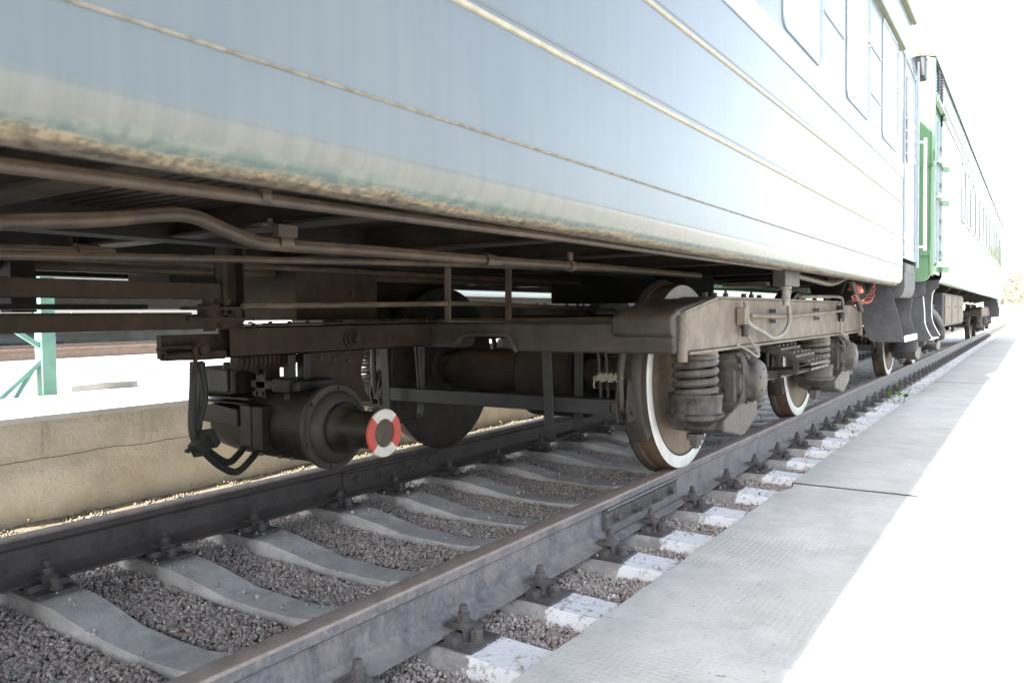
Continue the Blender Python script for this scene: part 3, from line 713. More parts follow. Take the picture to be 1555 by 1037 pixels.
            if yb < -1:
                c_ = MB().tube([(sx*.825, yb, .365), (sx*.832, yb-.015, .335), (sx*.836, yb-.012, .315)], .003, 6); c_.tube([(sx*.825, yb, .365), (sx*.84, yb+.012, .34)], .003, 6); B('split_pin', c_, 'bogiedark', bb)
        if yb < -1:
            for xs in (-.60, .44):
                c_ = MB(); w2 = .026
                path = [(-1.90,.655),(-1.885,.40),(-1.88,.25),(-1.865,.215),(-1.84,.205),(-1.62,.215),(-1.60,.235),(-1.59,.30),(-1.58,.66)]
                n = len(path); 
                for q in range(n-1): c_.bar((xs, path[q][0], path[q][1]), (xs, path[q+1][0], path[q+1][1]), w2*2, .007, (0,0,1) if abs(path[q][1]-path[q+1][1]) < .06 else (0,1,0))
                B('safety_loop', c_, 'greybar', bev=.0015)
            for xs in (-.53, -.50, .62, .66):
                c_ = MB().tube([(xs, -1.72, .66), (xs+.01, -1.70, .32)], .008, 8); B('pull_rod', c_, 'bogiedark')
            c_ = MB(); 
            for q in range(9): c_.tube([(.66+.013*q, -1.815, .490+.006*math.sin(q*2)), (.664+.013*q, -1.80+.004*math.sin(q*5), .524+.004*math.sin(q*3)), (.668+.013*q, -1.785, .492)], .0055, 6)
            c_.tube([(.64,-1.80,.50),(.79,-1.80,.512)], .012, 8); c_.tube([(.645,-1.80,.502),(.637,-1.80,.47),(.642,-1.80,.455)], .004, 6)
            B('rope_tie', c_, 'rope')
    return root

bog = make_bogie('dusty tan bogie in the foreground with white rimmed wheels, coil springs and brake gear')
BG1 = copy_tree(bog); BG1.location = (CX, 12.0, 0); BG1['label'] = 'dark bogie under the near end of the green carriage, mostly behind the riveted step panels'
BG2 = copy_tree(bog); BG2.location = (CX, 26.9, 0); BG2['label'] = 'small distant bogie under the far end of the green carriage'

# cables, conduit and boxes on the outer face of the near side frame (only this bogie shows them)
SF = bog
b = MB().tube([(0.385, 3.979, 0.788), (0.385, 4.740, 0.779), (0.385, 6.193, 0.807)], .010, 10, smooth=3); cdt = P(SF, 'conduit', b, 'bogie')
for px in (0, 1):
    c0 = ((0.375, 4.458, 0.781), (0.375, 5.502, 0.786))[px]
    for dz_ in (.028, -.028): P(SF, 'pipe_clip', MB().cbox((c0[0]-.005, c0[1], c0[2]+dz_), (.03, .035, .022)), 'fixing', .002)
c0 = (0.375, 3.883, 0.785); b = MB().cbox(c0, (.045, .07, .085)); tb = P(SF, 'terminal_box', b, 'bogie', .006)
b = MB().lathe((c0[0]+.005, c0[1]+.02, c0[2]-.042), [(0,.024),(-.018,.024),(-.02,.019),(-.055,.019),(-.058,.012)], 'z', 12); P(tb, 'gland', b, 'bogiedark')
c1 = (0.375, 6.245, 0.817); b = MB().cbox(c1, (.04, .09, .06)); tb2 = P(SF, 'terminal_box', b, 'bogiedark', .005)
b = MB().lathe((c1[0], c1[1], c1[2]-.03), [(0,.026),(-.06,.022)], 'z', 12); P(tb2, 'gland', b, 'bogiedark')
b = MB().tube([(0.390, 3.877, 0.856), (0.395, 3.881, 0.792), (0.400, 3.907, 0.746), (0.400, 4.155, 0.698), (0.400, 4.327, 0.665), (0.400, 4.539, 0.685), (0.400, 4.652, 0.749), (0.410, 4.612, 0.824), (0.420, 4.544, 0.861), (0.460, 4.428, 0.923)], .0115, 10, smooth=6); P(SF, 'cable', b, 'hose')
b = MB().tube([(0.385, 3.893, 0.711), (0.390, 3.940, 0.674), (0.410, 4.028, 0.591), (0.420, 3.949, 0.586), (0.410, 3.853, 0.619), (0.380, 3.765, 0.651)], .0055, 8, smooth=6); P(SF, 'cable', b, 'hose')
b = MB().tube([(0.385, 6.171, 0.749), (0.390, 6.146, 0.663), (0.400, 6.286, 0.601), (0.400, 6.335, 0.614), (0.390, 6.100, 0.659)], .006, 8, smooth=6); P(SF, 'cable', b, 'hose')
b = MB().tube([(0.300, 5.239, 0.877), (0.340, 5.275, 0.897), (0.370, 6.129, 0.908), (0.380, 6.242, 0.880), (0.380, 6.243, 0.836)], .011, 10, smooth=5); P(SF, 'conduit', b, 'bogie')
b = MB().cbox((-0.100, 5.483, 0.996), (.30, .10, .03)); P(SF, 'cover_plate', b, 'bogie', .004)

# ================================================================== CARRIAGE BODIES
def arc(cx, cz, r, a0, a1, n): return [(cx+r*math.cos(R(a0+(a1-a0)*i/n)), cz+r*math.sin(R(a0+(a1-a0)*i/n))) for i in range(n+1)]
def half_profile(bottom=1.0):
    p = [(1.396, bottom+.012), (1.397, bottom+.003)]
    p += arc(1.402, bottom+.075, .0755, -90, 0, 12)
    p += [(1.4775, 1.9), (1.4775, 2.86), (1.46, 3.05), (1.425, 3.375)]
    return p
def roof_profile():
    a = [(1.425, 3.375), (1.36, 3.50), (1.22, 3.66), (.98, 3.83), (.66, 3.95), (.30, 4.02), (0, 4.035)]
    return a+[(-x, z) for x, z in a[-2::-1]]
def shell(name, hp, y0, y1, mat, root, label=None):
    for s in (1, -1):
        b = MB(); vs = []; stations = [y0, y1]
        for y in stations: vs += [(CX+s*u, y, v) for u, v in hp]
        n = len(hp); b.add(vs, [(i, i+1, n+i+1, n+i) for i in range(n-1)])
        P(root, name, b, mat, 0, 40)
def roof(root, y0, y1, mat):
    rp = roof_profile(); b = MB(); vs = [(CX+u, y0, v) for u, v in rp]+[(CX+u, y1, v) for u, v in rp]; n = len(rp)
    b.add(vs, [(i, i+1, n+i+1, n+i) for i in range(n-1)]); P(root, 'roof', b, mat, 0, 40)

def window(root, y0, y1, z0, z1, x=.68, pane_mat='glass', frame='blueframe', split=None):
    r = .06; w_ = .017
    def rr(y0, y1, z0, z1, r): 
        p = []
        for (cy, cz, a) in ((y1-r, z0+r, -90), (y1-r, z1-r, 0), (y0+r, z1-r, 90), (y0+r, z0+r, 180)):
            p += arc(cy, cz, r, a, a+90, 6)
        return p
    o, i_ = rr(y0, y1, z0, z1, r), rr(y0+w_, y1-w_, z0+w_, z1-w_, r-w_)
    n = len(o); b = MB(); vs = []
    for (pp, xx) in ((o, x+.001), (o, x+.007), (i_, x+.007), (i_, x+.002)): vs += [(xx, u, v) for u, v in pp]
    b.add(vs, [(k*n+j, k*n+(j+1)%n, (k+1)*n+(j+1)%n, (k+1)*n+j) for k in range(3) for j in range(n)])
    fr = P(root, 'window', b, frame)
    i2 = rr(y0+w_, y1-w_, z0+w_, z1-w_, r-w_); b = MB().add([(x+.003, u, v) for u, v in i2], [tuple(range(n))]); P(fr, 'pane', b, pane_mat)
    # black rubber bead inside the frame
    i3 = rr(y0+w_+.012, y1-w_-.012, z0+w_+.012, z1-w_-.012, r-w_-.008); b = MB(); vs = [(x+.005, u, v) for u, v in i2]+[(x+.005, u, v) for u, v in i3]
    i4 = rr(y0+w_+.009, y1-w_-.009, z0+w_+.009, z1-w_-.009, r-w_-.006)
    vs = [(x+.006, u, v) for u, v in i4]+[(x+.006, u, v) for u, v in i3]; b.add(vs, [(j, (j+1)%n, n+(j+1)%n, n+j) for j in range(n)]); P(fr, 'seal', b, 'grey')
    P(fr, 'jamb', MB().box(x+.0015, x+.013, y1-w_*.9, y1-.001, z0+r, z1-r), 'grey' if frame == 'grey' else 'blueframe', .002)
    if split:
        b = MB().box(x+.002, x+.014, y0+w_, y1-w_, split-.014, split+.014); b.box(x+.002, x+.010, y0+w_, y1-w_, split-.045, split-.040); P(fr, 'cross_bar', b, 'whiteband', .003)
    return fr

# ---- blue carriage
CB = thing('passenger_car', (CX, -4.0, 0), 'faded light blue passenger carriage with yellow lines, filling the top of the picture', 'railway carriage', 'passenger carriages on the track')
Y0, Y1, YD = -16.6, 7.035, 7.93
hp = half_profile()
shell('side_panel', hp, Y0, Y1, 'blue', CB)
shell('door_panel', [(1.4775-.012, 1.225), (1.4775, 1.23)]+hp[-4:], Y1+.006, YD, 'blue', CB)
roof(CB, Y0, YD+.05, 'roofp')
for y_ in (Y0, YD-.01):
    rp = [(CX-1.4775, 1.0 if y_ < 0 else 1.12), (CX+1.47, 1.0 if y_ < 0 else 1.12), (CX+1.47, 2.86), (CX+1.42, 3.375)]+[(CX+u*.995, v-.005) for u, v in roof_profile()[1:-1]]+[(CX-1.42, 3.375), (CX-1.47, 2.86)]
    P(CB, 'end_wall', MB().prism(rp, 'y', y_, y_+.01), 'blue')
# rounded end of the skirt
pts_ = [(q[0]+CX, q[1]) for q in hp[:15]]
b = MB(); n_ = len(pts_); b.add([(u, Y1, v) for u, v in pts_]+[(u-.01, Y1+.012, v+.006) for u, v in pts_]+[(CX+1.36, Y1+.012, 1.24)], [(i, i+1, n_+i+1, n_+i) for i in range(n_-1)]+[tuple(range(n_, 2*n_+1))]); P(CB, 'skirt_end', b, 'blue')
XB = CX+1.4775
b = MB().tube([(XB+.0, Y0+.1, 1.154), (XB, Y1-.005, 1.156)], .0032, 6); P(CB, 'panel_seam', b, 'seam')
for z_, r_ in ((1.382, .0085), (1.655, .0085)):
    b = MB().tube([(XB+.0005, Y0+.1, z_), (XB+.0005, Y1-.005, z_)], r_*.82, 8); P(CB, 'line_moulding', b, 'yellow')
    b = MB().tube([(XB-.001, Y0+.1, z_+.021), (XB-.001, Y1-.005, z_+.021)], .004, 6); P(CB, 'panel_rib', b, 'blue')
b = MB().box(XB-.002, XB+.0025, Y0+.1, Y1-.005, 1.865, 1.972); P(CB, 'white_band', b, 'whiteband', .001)
b = MB().box(XB-.002, XB+.0045, Y0+.1, Y1-.005, 1.856, 1.865); P(CB, 'panel_rib', b, 'blueframe')
for y_ in (-13.2, -11.87, -10.54, -9.2, -7.87, -6.54, -5.2, -3.87, -2.54, -1.21, .12, 1.45, 2.1): 
    if y_ < 2: window(CB, y_, y_+.70, 2.0, 2.80, XB)
for i_, (a_, e_) in enumerate(((3.44, 4.145), (4.765, 5.475), (5.99, 6.70))):
    window(CB, a_, e_, 1.995, 2.815, XB, split=2.50)
for a_, e_ in ((4.22, 4.70), (5.53, 5.93)):
    for z_ in (2.20, 2.50) if a_ > 5 else (2.30,):
        b = MB().bar((XB+.002, a_, z_), (XB+.002, e_, z_), .007, .016); P(CB, 'side_rib', b, 'blueframe')
b = MB().box(XB-.005, XB+.030, Y0+.1, 6.95, 2.838, 2.856); P(CB, 'rain_strip', b, 'olive', .003)
b = MB().bar((XB, 6.96, 2.85), (XB, 7.80, 2.80), .02, .012); P(CB, 'rain_strip', b, 'blueframe', .002)
b = MB().box(CX+1.425, CX+1.462, Y0+.1, 8.0, 3.355, 3.385); P(CB, 'gutter', b, 'olive', .004)
# the vestibule door, its seals and hinges
window(CB, 7.22, 7.62, 2.02, 2.72, XB)
for y_ in (7.10, 7.78):
    b = MB().box(XB-.002, XB+.010, y_-.008, y_+.008, 1.24, 2.84); P(CB, 'door_edge', b, 'blueframe', .002)
b = MB().box(XB-.003, XB+.016, YD-.03, YD+.002, 1.18, 3.0); P(CB, 'corner_post', b, 'blueframe', .004)
for k, z_ in enumerate((2.36, 2.26, 2.17, 2.08)):
    b = MB().tube([(XB, 7.16, z_), (XB+.035, 7.18, z_-.01), (XB+.035, 7.40, z_-.05), (XB, 7.42, z_-.055)], .008, 8, smooth=3); P(CB, 'grab_rung', b, 'whitepaint')
for z_ in (1.78, 1.40):
    b = MB().cbox((XB+.012, 7.12, z_), (.02, .05, .07)); P(CB, 'door_hinge', b, 'whitepaint', .003)
b = MB().tube([(XB+.03, 7.13, 2.42), (XB+.035, 7.13, 1.36)], .012, 10); P(CB, 'door_handrail', b, 'whitepaint')
xq = .735
b = MB().tube([(XB-.01, 7.90, 2.30), (xq, 7.99, 2.30)], .010, 8); b.tube([(XB-.01, 7.90, 1.37), (xq, 7.99, 1.37)], .010, 8); hr = P(CB, 'handrail_bracket', b, 'whitepaint')
b = MB().tube([(xq, 8.0, 2.34), (xq, 8.0, 1.34)], .014, 12); P(hr, 'handrail', b, 'whitepaint')
b = MB().box(.655, .735, 7.94, 8.10, 2.87, 3.05); lb = P(CB, 'tail_lamp_box', b, 'grey', .006)  # dark grey puts the roof's shade into the box colour
b = MB().box(.645, .74, 7.93, 8.11, 3.05, 3.06); b.box(.66, .73, 7.92, 7.945, 2.88, 3.04); P(lb, 'lid', b, 'grey')
# vestibule steps
b = MB().prism([(.52,1.20),(.672,1.20),(.677,1.0),(.665,.945),(.64,.912),(.35,.912),(.35,1.20)], 'y', 7.20, 7.86); P(CB, 'step_box', b, 'grey', .008)
b = MB().box(.668, .678, 7.22, 7.80, 1.12, 1.19); P(CB, 'step_lamp', b, 'bogiedark', .004)
pa = [(.553,1.03),(.600,.93),(.640,.77),(.688,.557),(.668,.548),(.452,.548),(.425,.565),(.400,.60),(.352,.79),(.40,.96),(.44,1.03)]
sp = P(CB, 'step_side_panel', MB().prism(pa, 'y', 7.10, 7.112), 'grey', .002)
b = MB()
for k in range(5): b.lathe((.375+.030*k, 7.10, .79), [(0,.006),(.004,.004)], 'y', 8, flip=-1)
for k in range(9): b.lathe((.458+.026*k, 7.10, .563), [(0,.0055),(.004,.004)], 'y', 8, flip=-1)
for k in range(9): b.lathe((.505+.001*k, 7.10, .62+.045*k), [(0,.004),(.003,.003)], 'y', 8, flip=-1)
for k in range(8): b.lathe((.592+.0105*k, 7.10, .90-.045*k), [(0,.004),(.003,.003)], 'y', 8, flip=-1)
P(sp, 'rivets', b, 'grey')
b = MB().box(.46, .69, 7.125, 7.86, .556, .566); b.box(.686, .696, 7.112, 7.86, .548, .600); P(CB, 'step_tread', b, 'whitepaint', .002)  # white colour stands in for sunlight on the tread
pb = [(.36,1.02),(.60,1.02),(.655,.91),(.64,.75),(.672,.62),(.70,.552),(.69,.543),(.41,.543),(.385,.58)]
sp2 = P(CB, 'step_side_panel', MB().prism(pb, 'y', 7.86, 7.874), 'grey', .003)
# underframe
b = MB().box(CX-1.40, CX+1.47, Y0, YD-.1, 1.125, 1.14); P(CB, 'floor_pan', b, 'underdark')
b = MB().prism([(.44,1.03),(.52,1.03),(.52,1.04),(.452,1.04),(.452,1.13),(.44,1.13)], 'y', Y0, 7.0); P(CB, 'sole_bar', b, 'under', .002)
b = MB().box(-2.19, -2.10, Y0, 7.0, 1.0, 1.13); P(CB, 'sole_bar', b, 'under')
for s_ in (-.25, .25):
    b = MB().box(CX+s_-.05, CX+s_+.05, Y0, 7.0, 1.03, 1.13); P(CB, 'centre_sill', b, 'underdark')
for y_ in (-5, -3.4, -2.0, -.6, .18, .76, 1.42, 2.20, 2.95, 3.8, 4.9, 5.6, 6.4):
    tl = 0.08
    b = MB().prism([(y_-.045,1.035),(y_+.045,1.035),(y_+.045,1.043),(y_+.004,1.043),(y_+.004,1.125),(y_-.004,1.125),(y_-.004,1.043),(y_-.045,1.043)], 'x', CX-1.38, .50); P(CB, 'cross_member', b, 'under')
for k in range(14):
    y_ = .84+k*.04; b = MB().prism([(y_-.012,1.10),(y_+.012,1.10),(y_+.018,1.125),(y_-.018,1.125)], 'x', -1.4, .30); P(CB, 'floor_corrugation', b, 'under')
RP = .0105
p1 = P(CB, 'brake_pipe', MB().tube([(.5, -2.2, .985), (.5, .512, .997), (.5, 1.9, 1.010), (0.500, 4.244, 1.021)], RP, 14), 'pipe')
def clamp(x, y, z, r, root):
    b = MB().lathe((x, y, z), [(-.010, r+.001), (-.009, r+.004), (.009, r+.004), (.010, r+.001)], 'y', 14); b.bar((x, y, z+r), (x-.002, y+.01, 1.06), .02, .005, (1,0,0)); b.box(x-.02, x+.05, y-.015, y+.02, 1.018, 1.024)
    b.bolt((x+.02, y, z+r+.004), 'z', .006, .008, 1); P(root, 'pipe_clamp', b, 'pipe')
q1_ = (0.500, 0.909, 1.006); clamp(q1_[0], q1_[1], q1_[2], RP, p1)
q1_ = (0.500, 2.596, 1.025); clamp(q1_[0], q1_[1], q1_[2], RP, p1)
b = MB().box(.455, .52, 4.11, 4.40, .935, 1.045); jb = P(CB, 'junction_box', b, 'bogiedark', .006)
b = MB().box(.448, .526, 4.10, 4.41, 1.038, 1.05); P(jb, 'lid', b, 'under', .002)
b = MB().lathe((.485, 4.25, .935), [(0,.030),(-.012,.030),(-.014,.020),(-.05,.020),(-.052,.024),(-.065,.024),(-.067,.017),(-.10,.015)], 'z', 14); P(jb, 'gland', b, 'hose')
b = MB().tube([(.49, 4.40, 1.0), (.49, 4.9, .985), (.50, 5.2, .975), (.53, 5.32, .99), (.56, 5.4, 1.02)], .016, 10, smooth=4); P(CB, 'conduit', b, 'pipe')
p2 = P(CB, 'air_pipe', MB().tube([(0.000, 0.376, 0.937), (0.000, 0.726, 0.983), (0.000, 0.908, 1.005), (0.000, 1.044, 1.028), (0.000, 1.116, 1.032), (0.000, 1.192, 1.012), (0.000, 1.264, 0.992), (0.000, 1.352, 0.984), (0.000, 1.677, 0.989), (0.000, 2.273, 0.992), (0.000, 3.026, 1.002), (0.000, 4.302, 1.010)], .0165, 14, smooth=6), 'pipe')
q = (0.000, 1.371, 0.992); b = MB().lathe(q, [(-.02,.018),(-.02,.022),(.02,.022),(.02,.018)], 'y', 14); b.cbox((q[0]+.012, q[1], q[2]+.026), (.02, .06, .03)); b.cbox((q[0]-.02, q[1]-.01, q[2]+.04), (.04, .10, .006)); b.bolt((q[0]-.01, q[1]-.03, q[2]+.044), 'z', .008, .012, 1); b.bolt((q[0]-.01, q[1]+.02, q[2]+.044), 'z', .008, .012, 1); P(p2, 'pipe_clamp', b, 'pipe')
q = (0.000, 2.273, 0.992); b = MB().lathe(q, [(-.04,.018),(-.04,.024),(.0,.024),(.0,.021),(.04,.021),(.04,.018)], 'y', 8); P(p2, 'pipe_coupling', b, 'pipe')
q = (0.000, 2.833, 0.999); b = MB().lathe(q, [(-.02,.018),(-.02,.023),(.02,.023),(.02,.018)], 'y', 8); b.cbox((q[0], q[1], q[2]+.03), (.01, .03, .05)); P(p2, 'pipe_clamp', b, 'pipe')
p3 = P(CB, 'thin_pipe', MB().tube([(-0.300, 0.438, 0.926), (-0.300, 0.854, 0.945), (-0.300, 1.398, 0.966), (-0.300, 2.336, 0.997), (-0.300, 3.327, 1.022), (-0.300, 4.432, 1.049)], .0105, 12, smooth=3), 'pipe')
p5 = P(CB, 'stub_pipe', MB().tube([(-0.550, 0.589, 0.959), (-0.550, 0.962, 0.980), (-0.550, 1.247, 0.987)], .014, 12), 'pipe')
q = (-0.550, 1.175, 0.986); P(p5, 'pipe_coupling', MB().lathe(q, [(-.03,.015),(-.03,.021),(.03,.021),(.03,.015)], 'y', 8), 'pipe')
rod = P(CB, 'brake_rod', MB().tube([(-0.500, 1.629, 0.840), (-0.500, 2.191, 0.847), (-0.500, 2.780, 0.855), (-0.500, 3.226, 0.848), (-0.500, 4.263, 0.825)], .0105, 12, smooth=3), 'pipe')
for lo, hi in (((-0.500, 2.633, 1.017), (-0.500, 2.672, 0.779)), ((-0.500, 3.118, 1.092), (-0.500, 3.128, 0.773))):
    pass
la, lb_, lc, ld = (-0.500, 2.668, 1.024), (-0.500, 2.663, 0.777), (-0.500, 3.122, 0.770), (-0.500, 3.129, 1.108)
b = MB(); b.bar(la, lb_, .008, .030, (1,0,0)); b.bar(lc, ld, .008, .034, (1,0,0)); b.bar((lb_[0],lb_[1]-.015,lb_[2]+.002), (lc[0],lc[1]+.017,lc[2]), .030, .006); b.bar(ld, (ld[0], ld[1]-.02, 1.12), .008, .034, (1,0,0)); b.bar(la, (la[0], la[1], 1.12), .008, .024, (1,0,0))
P(CB, 'rod_guard', b, 'pipe', .002)
# brake levers: long flat bars
b = MB().box(-.78, -.75, -1.6, 1.735, .868, .922); b.box(-.85,-.82,-1.6,1.735,.868,.922); lv = P(CB, 'upper_lever_bar', b, 'brownbeam', .004)
b = MB().prism([(-1.6,.768),(1.81,.768),(1.84,.80),(1.80,.818),(-1.6,.818)], 'x', -.79, -.75); lv2 = P(CB, 'lower_lever_bar', b, 'brownbeam', .004)
b = MB().box(-.80, -.72, -1.6, 1.60, .818, .823); P(lv2, 'top_plate', b, 'brownbeam')
b = MB().lathe((-.77, 1.70, .79), [(-.03,.020),(-.015,.020),(-.015,.036),(-.002,.038),(.055,.038),(.062,.036),(.062,.022),(.085,.022)], 'z', 20); P(lv2, 'pivot_pin', b, 'brownbeam')
b = MB().bar((-.76,1.60,.838), (-.76,1.86,.836), .05, .012); b.bar((-.76,1.60,.802), (-.76,1.86,.800), .055, .012); b.lathe((-.76, 1.80, .80), [(0,.022),(.035,.022)], 'z', 14)
for k in (1.72, 1.80, 1.85): b.bolt((-.73, k, .775), 'x', .008, .012, 1)
P(lv2, 'clevis', b, 'brownbeam', .002)
b = MB().box(-.95, -.80, 0.2, 1.50, .835, .850); b.box(-.98,-.90,-.5,1.1,.79,.86); P(CB, 'brake_linkage', b, 'underdark', .003)
b = MB().box(-.80, -.75, 1.745, 1.76, .80, 1.13); b.box(-.80, -.792, 1.745, 1.835, .80, 1.13); b.box(-.80,-.75,1.828,1.835,.80,1.13); hp_ = P(CB, 'hanger_channel', b, 'brownbeam', .001)
b = MB().bolt((-.792, 1.79, .86), 'x', .009, .010, 1); b.bolt((-.792, 1.79, 1.02), 'x', .009, .010, 1); P(hp_, 'bolt', b, 'pipe')
# big equipment box and other boxes hung from the floor
b = MB().box(-1.62, -1.15, 2.41, 2.925, .79, 1.125); eb_ = P(CB, 'equipment_box', b, 'brownbeam', .006)
b = MB().tube([(-1.148,2.74,.93),(-1.135,2.745,.925),(-1.135,2.745,.90),(-1.148,2.74,.89)], .004, 6); P(eb_, 'latch', b, 'pipe')
b = MB().box(-1.9, -1.25, .3, 1.58, 1.045, 1.125); P(CB, 'cable_tray', b, 'brownbeam', .004)
b = MB().box(-1.6, -1.3, 1.9, 2.25, .90, 1.125); P(CB, 'relay_box', b, 'underdark', .006)
P(CB, 'hanger_bracket', MB().box(-1.52, -1.44, -.1, .05, .80, 1.12), 'under', .003); P(CB, 'hanger_bracket', MB().box(-1.30,-1.22,1.28,1.36,.83,1.12), 'under', .003)
b = MB().tube([(-1.000, 1.360, 1.089), (-1.000, 1.363, 1.057), (-1.000, 1.373, 1.039)], .012, 10); b.tube([(-1.000, 1.387, 1.091), (-1.000, 1.384, 1.063), (-1.000, 1.375, 1.041)], .006, 8); P(CB, 'drain_cock', b, 'under')
b = MB().lathe((-1.75, 3.6, .98), [(-.6,.0),(-.58,.08),(-.5,.135),(.5,.135),(.58,.08),(.6,0)], 'y', 28); P(CB, 'air_reservoir', b, 'under')
b = MB().tube([(-1.3, -1.0, .99), (-1.3, 2.3, .995), (-1.3, 6.5, 1.03)], .02, 10); b.tube([(-1.05, -1.0, 1.0), (-1.05, 6.5, 1.02)], .012, 10); P(CB, 'air_pipe', b, 'pipe')
b = MB().box(-.2, .35, 5.9, 6.95, 1.0, 1.12); b.prism([(.1,1.1),(.42,1.1),(.36,.93),(.15,.93)], 'y', 6.3, 6.35); P(CB, 'drawgear_frame', b, 'underdark', .005)
b = MB().box(CX-.5, CX+.5, 4.85, 5.4, .88, 1.12); P(CB, 'body_bolster', b, 'underdark', .01)
# red painted hose end and its chain
c0 = (0.520, 6.060, 0.955)
b = MB().tube([(c0[0]-.05, c0[1]-.02, c0[2]+.03), c0, (c0[0]+.01, c0[1]+.06, c0[2]-.01)], [.035,.028,.018], 12); b.lathe((c0[0], c0[1]+.02, c0[2]+.01), [(-.02,.02),(.0,.03),(.02,.015)], 'x', 12)
P(CB, 'hose_coupling', b, 'redlead')
b = MB(); ch = [(0.550, 5.724, 0.908), (0.550, 5.818, 0.877), (0.550, 6.039, 0.856), (0.550, 6.248, 0.877), (0.550, 6.412, 0.927), (0.560, 6.462, 0.982), (0.570, 6.454, 1.026)]
for i in range(len(ch)-1):
    A_, B_ = Vector(ch[i]), Vector(ch[i+1]); 
    for k in range(2):
        p_ = A_.lerp(B_, (k+.5)/2); d_ = (B_-A_).normalized(); n1 = Vector((1,0,0)) if k else Vector((0,0,1)).cross(d_)
        L_ = (B_-A_).length/2*.62; n1 = (n1-d_*n1.dot(d_)).normalized(); ring = [p_+d_*(L_*math.cos(t_*PI/4))+n1*(L_*.55*math.sin(t_*PI/4)) for t_ in range(9)]
        b.tube(ring, .0035, 6, cap=False)
P(CB, 'safety_chain', b, 'redlead')
b = MB().prism([((0.540, 5.642, 0.963)[1], 1.0), ((0.540, 5.998, 0.796)[1], .80), ((0.540, 6.125, 0.796)[1], .80), ((0.540, 5.779, 0.967)[1], 1.0)], 'x', .53, .55); P(CB, 'strut', b, 'brownbeam')
b = MB().lathe((.35, 6.55, .96), [(-.18,.09),(-.15,.11),(.2,.11)], 'y', 20); P(CB, 'dark_cylinder', b, 'underdark')

# ---- green carriage
CG = thing('passenger_car', (CX, 19.5, 0), 'green passenger carriage standing behind the blue one, its side washed out by the light', 'railway carriage', 'passenger carriages on the track')
G0, G1 = 9.24, 29.8
hg = [(u, v+.115) for u, v in half_profile()[:-4]]+[(1.4775, 1.9), (1.4775, 3.0), (1.4775, 3.40)]
shell('side_panel', hg, G0+.95, G1, 'green', CG)
shell('door_panel', [(1.45, 1.30), (1.462, 1.305)]+[(u-.016, v) for u, v in hg[-4:]], G0+.02, G0+.95, 'green', CG)
rp = [(1.478, 3.405), (1.40, 3.43), (1.20, 3.50), (.95, 3.62), (.60, 3.76), (.30, 3.83), (0, 3.85)]; rp = rp+[(-u, v) for u, v in rp[-2::-1]]
b = MB(); n = len(rp); b.add([(CX+u, G0, v) for u, v in rp]+[(CX+u, G1, v) for u, v in rp], [(i, i+1, n+i+1, n+i) for i in range(n-1)]); P(CG, 'roof', b, 'roofp', 0, 40)
# end wall with rounded corner, bottom sweeping under
ew = [(CX-1.46,1.10),(.60,1.10),(.64,1.13),(.668,1.19),(.672,3.0),(.672,3.39)]+[(CX+u*.993, v-.006) for u, v in rp[1:-1]]+[(CX-1.46,3.39)]
P(CG, 'end_wall', MB().prism(ew, 'y', G0-.02, G0+.02), 'green', .012)
P(CG, 'end_wall', MB().prism(ew, 'y', G1-.02, G1), 'green')
b = MB().tube([(.66, G0+.0, 1.16), (.672, G0+.0, 3.0), (.672, G0, 3.38)], .028, 12); P(CG, 'corner_post', b, 'green')
b = MB().tube([(CX+u, G0-.03, v+.012) for u, v in rp[:7]], .014, 8); P(CG, 'roof_edge', b, 'olive')
b = MB().box(CX-.75, CX-.60, G0-.42, G0-.02, 1.2, 3.1); b.box(CX+.60, CX+.75, G0-.42, G0-.02, 1.2, 3.1); b.box(CX-.75, CX+.75, G0-.42, G0-.02, 3.0, 3.2); P(CG, 'gangway_bellows', b, 'rubber', .03)
b = MB().box(CX+1.47, CX+1.50, G0-.03, G1, 3.39, 3.41); P(CG, 'gutter', b, 'grey', .004)
for z_ in (1.30, 1.42): 
    b = MB().tube([(XB, G0+1, z_), (XB, G1, z_)], .012, 6); P(CG, 'panel_rib', b, 'green')
for z_ in (2.98, 3.12): 
    b = MB().bar((XB, G0+1.1, z_), (XB, G1, z_), .01, .02); P(CG, 'panel_rib', b, 'seam')
wy = 12.95
for k in range(13):
    window(CG, wy, wy+.62, 2.06, 2.90, XB, frame='grey'); wy += 1.22
# louvre above the door, rain shield, handles
b = MB()
lou = None
for i in range(2):
    for k in range(7):
        b = MB().tube([(XB+.0, 9.62+i*.32, 3.14+k*.034-i*.0), (XB+.012, 9.72+i*.32, 3.14+k*.034)], .013, 7)
        o_ = P(CG, 'vent_louvre', b, 'blackprint')
b = MB().prism([(XB-.01,2.98),(XB+.045,2.955),(XB+.05,2.975),(XB-.01,3.05)], 'y', 9.3, 10.4); P(CG, 'door_canopy', b, 'green', .004)
for y_ in (9.50, 9.80, 10.10): b = MB().box(XB-.02, XB+.003, y_-.012, y_+.012, 1.30, 2.85); P(CG, 'door_edge', b, 'blueframe')
for z_ in (2.42, 2.04, 1.30):
    P(CG, 'door_hinge', MB().tube([(XB-.02, 9.6, z_), (XB+.045, 9.9, z_)], .030, 10), 'green'); P(CG, 'door_knob', MB().tube([(XB-.01, 10.1, z_-.04), (XB+.05, 10.2, z_-.04)], .032, 12), 'green')
for z_ in (2.6, 2.42, 2.2, 2.0, 1.8, 1.62, 1.45, 1.36): b = MB().cbox((XB, 10.05, z_), (.03, .06, .03)); P(CG, 'hinge_knuckle', b, 'green', .004)
b = MB().tube([(XB+.01, G0-.01, 2.46), (XB+.02, G0-.06, 2.34), (XB+.0, G0-.07, 2.30), (XB-.05, G0-.05, 2.32)], .008, 8); P(CG, 'hook', b, 'green')
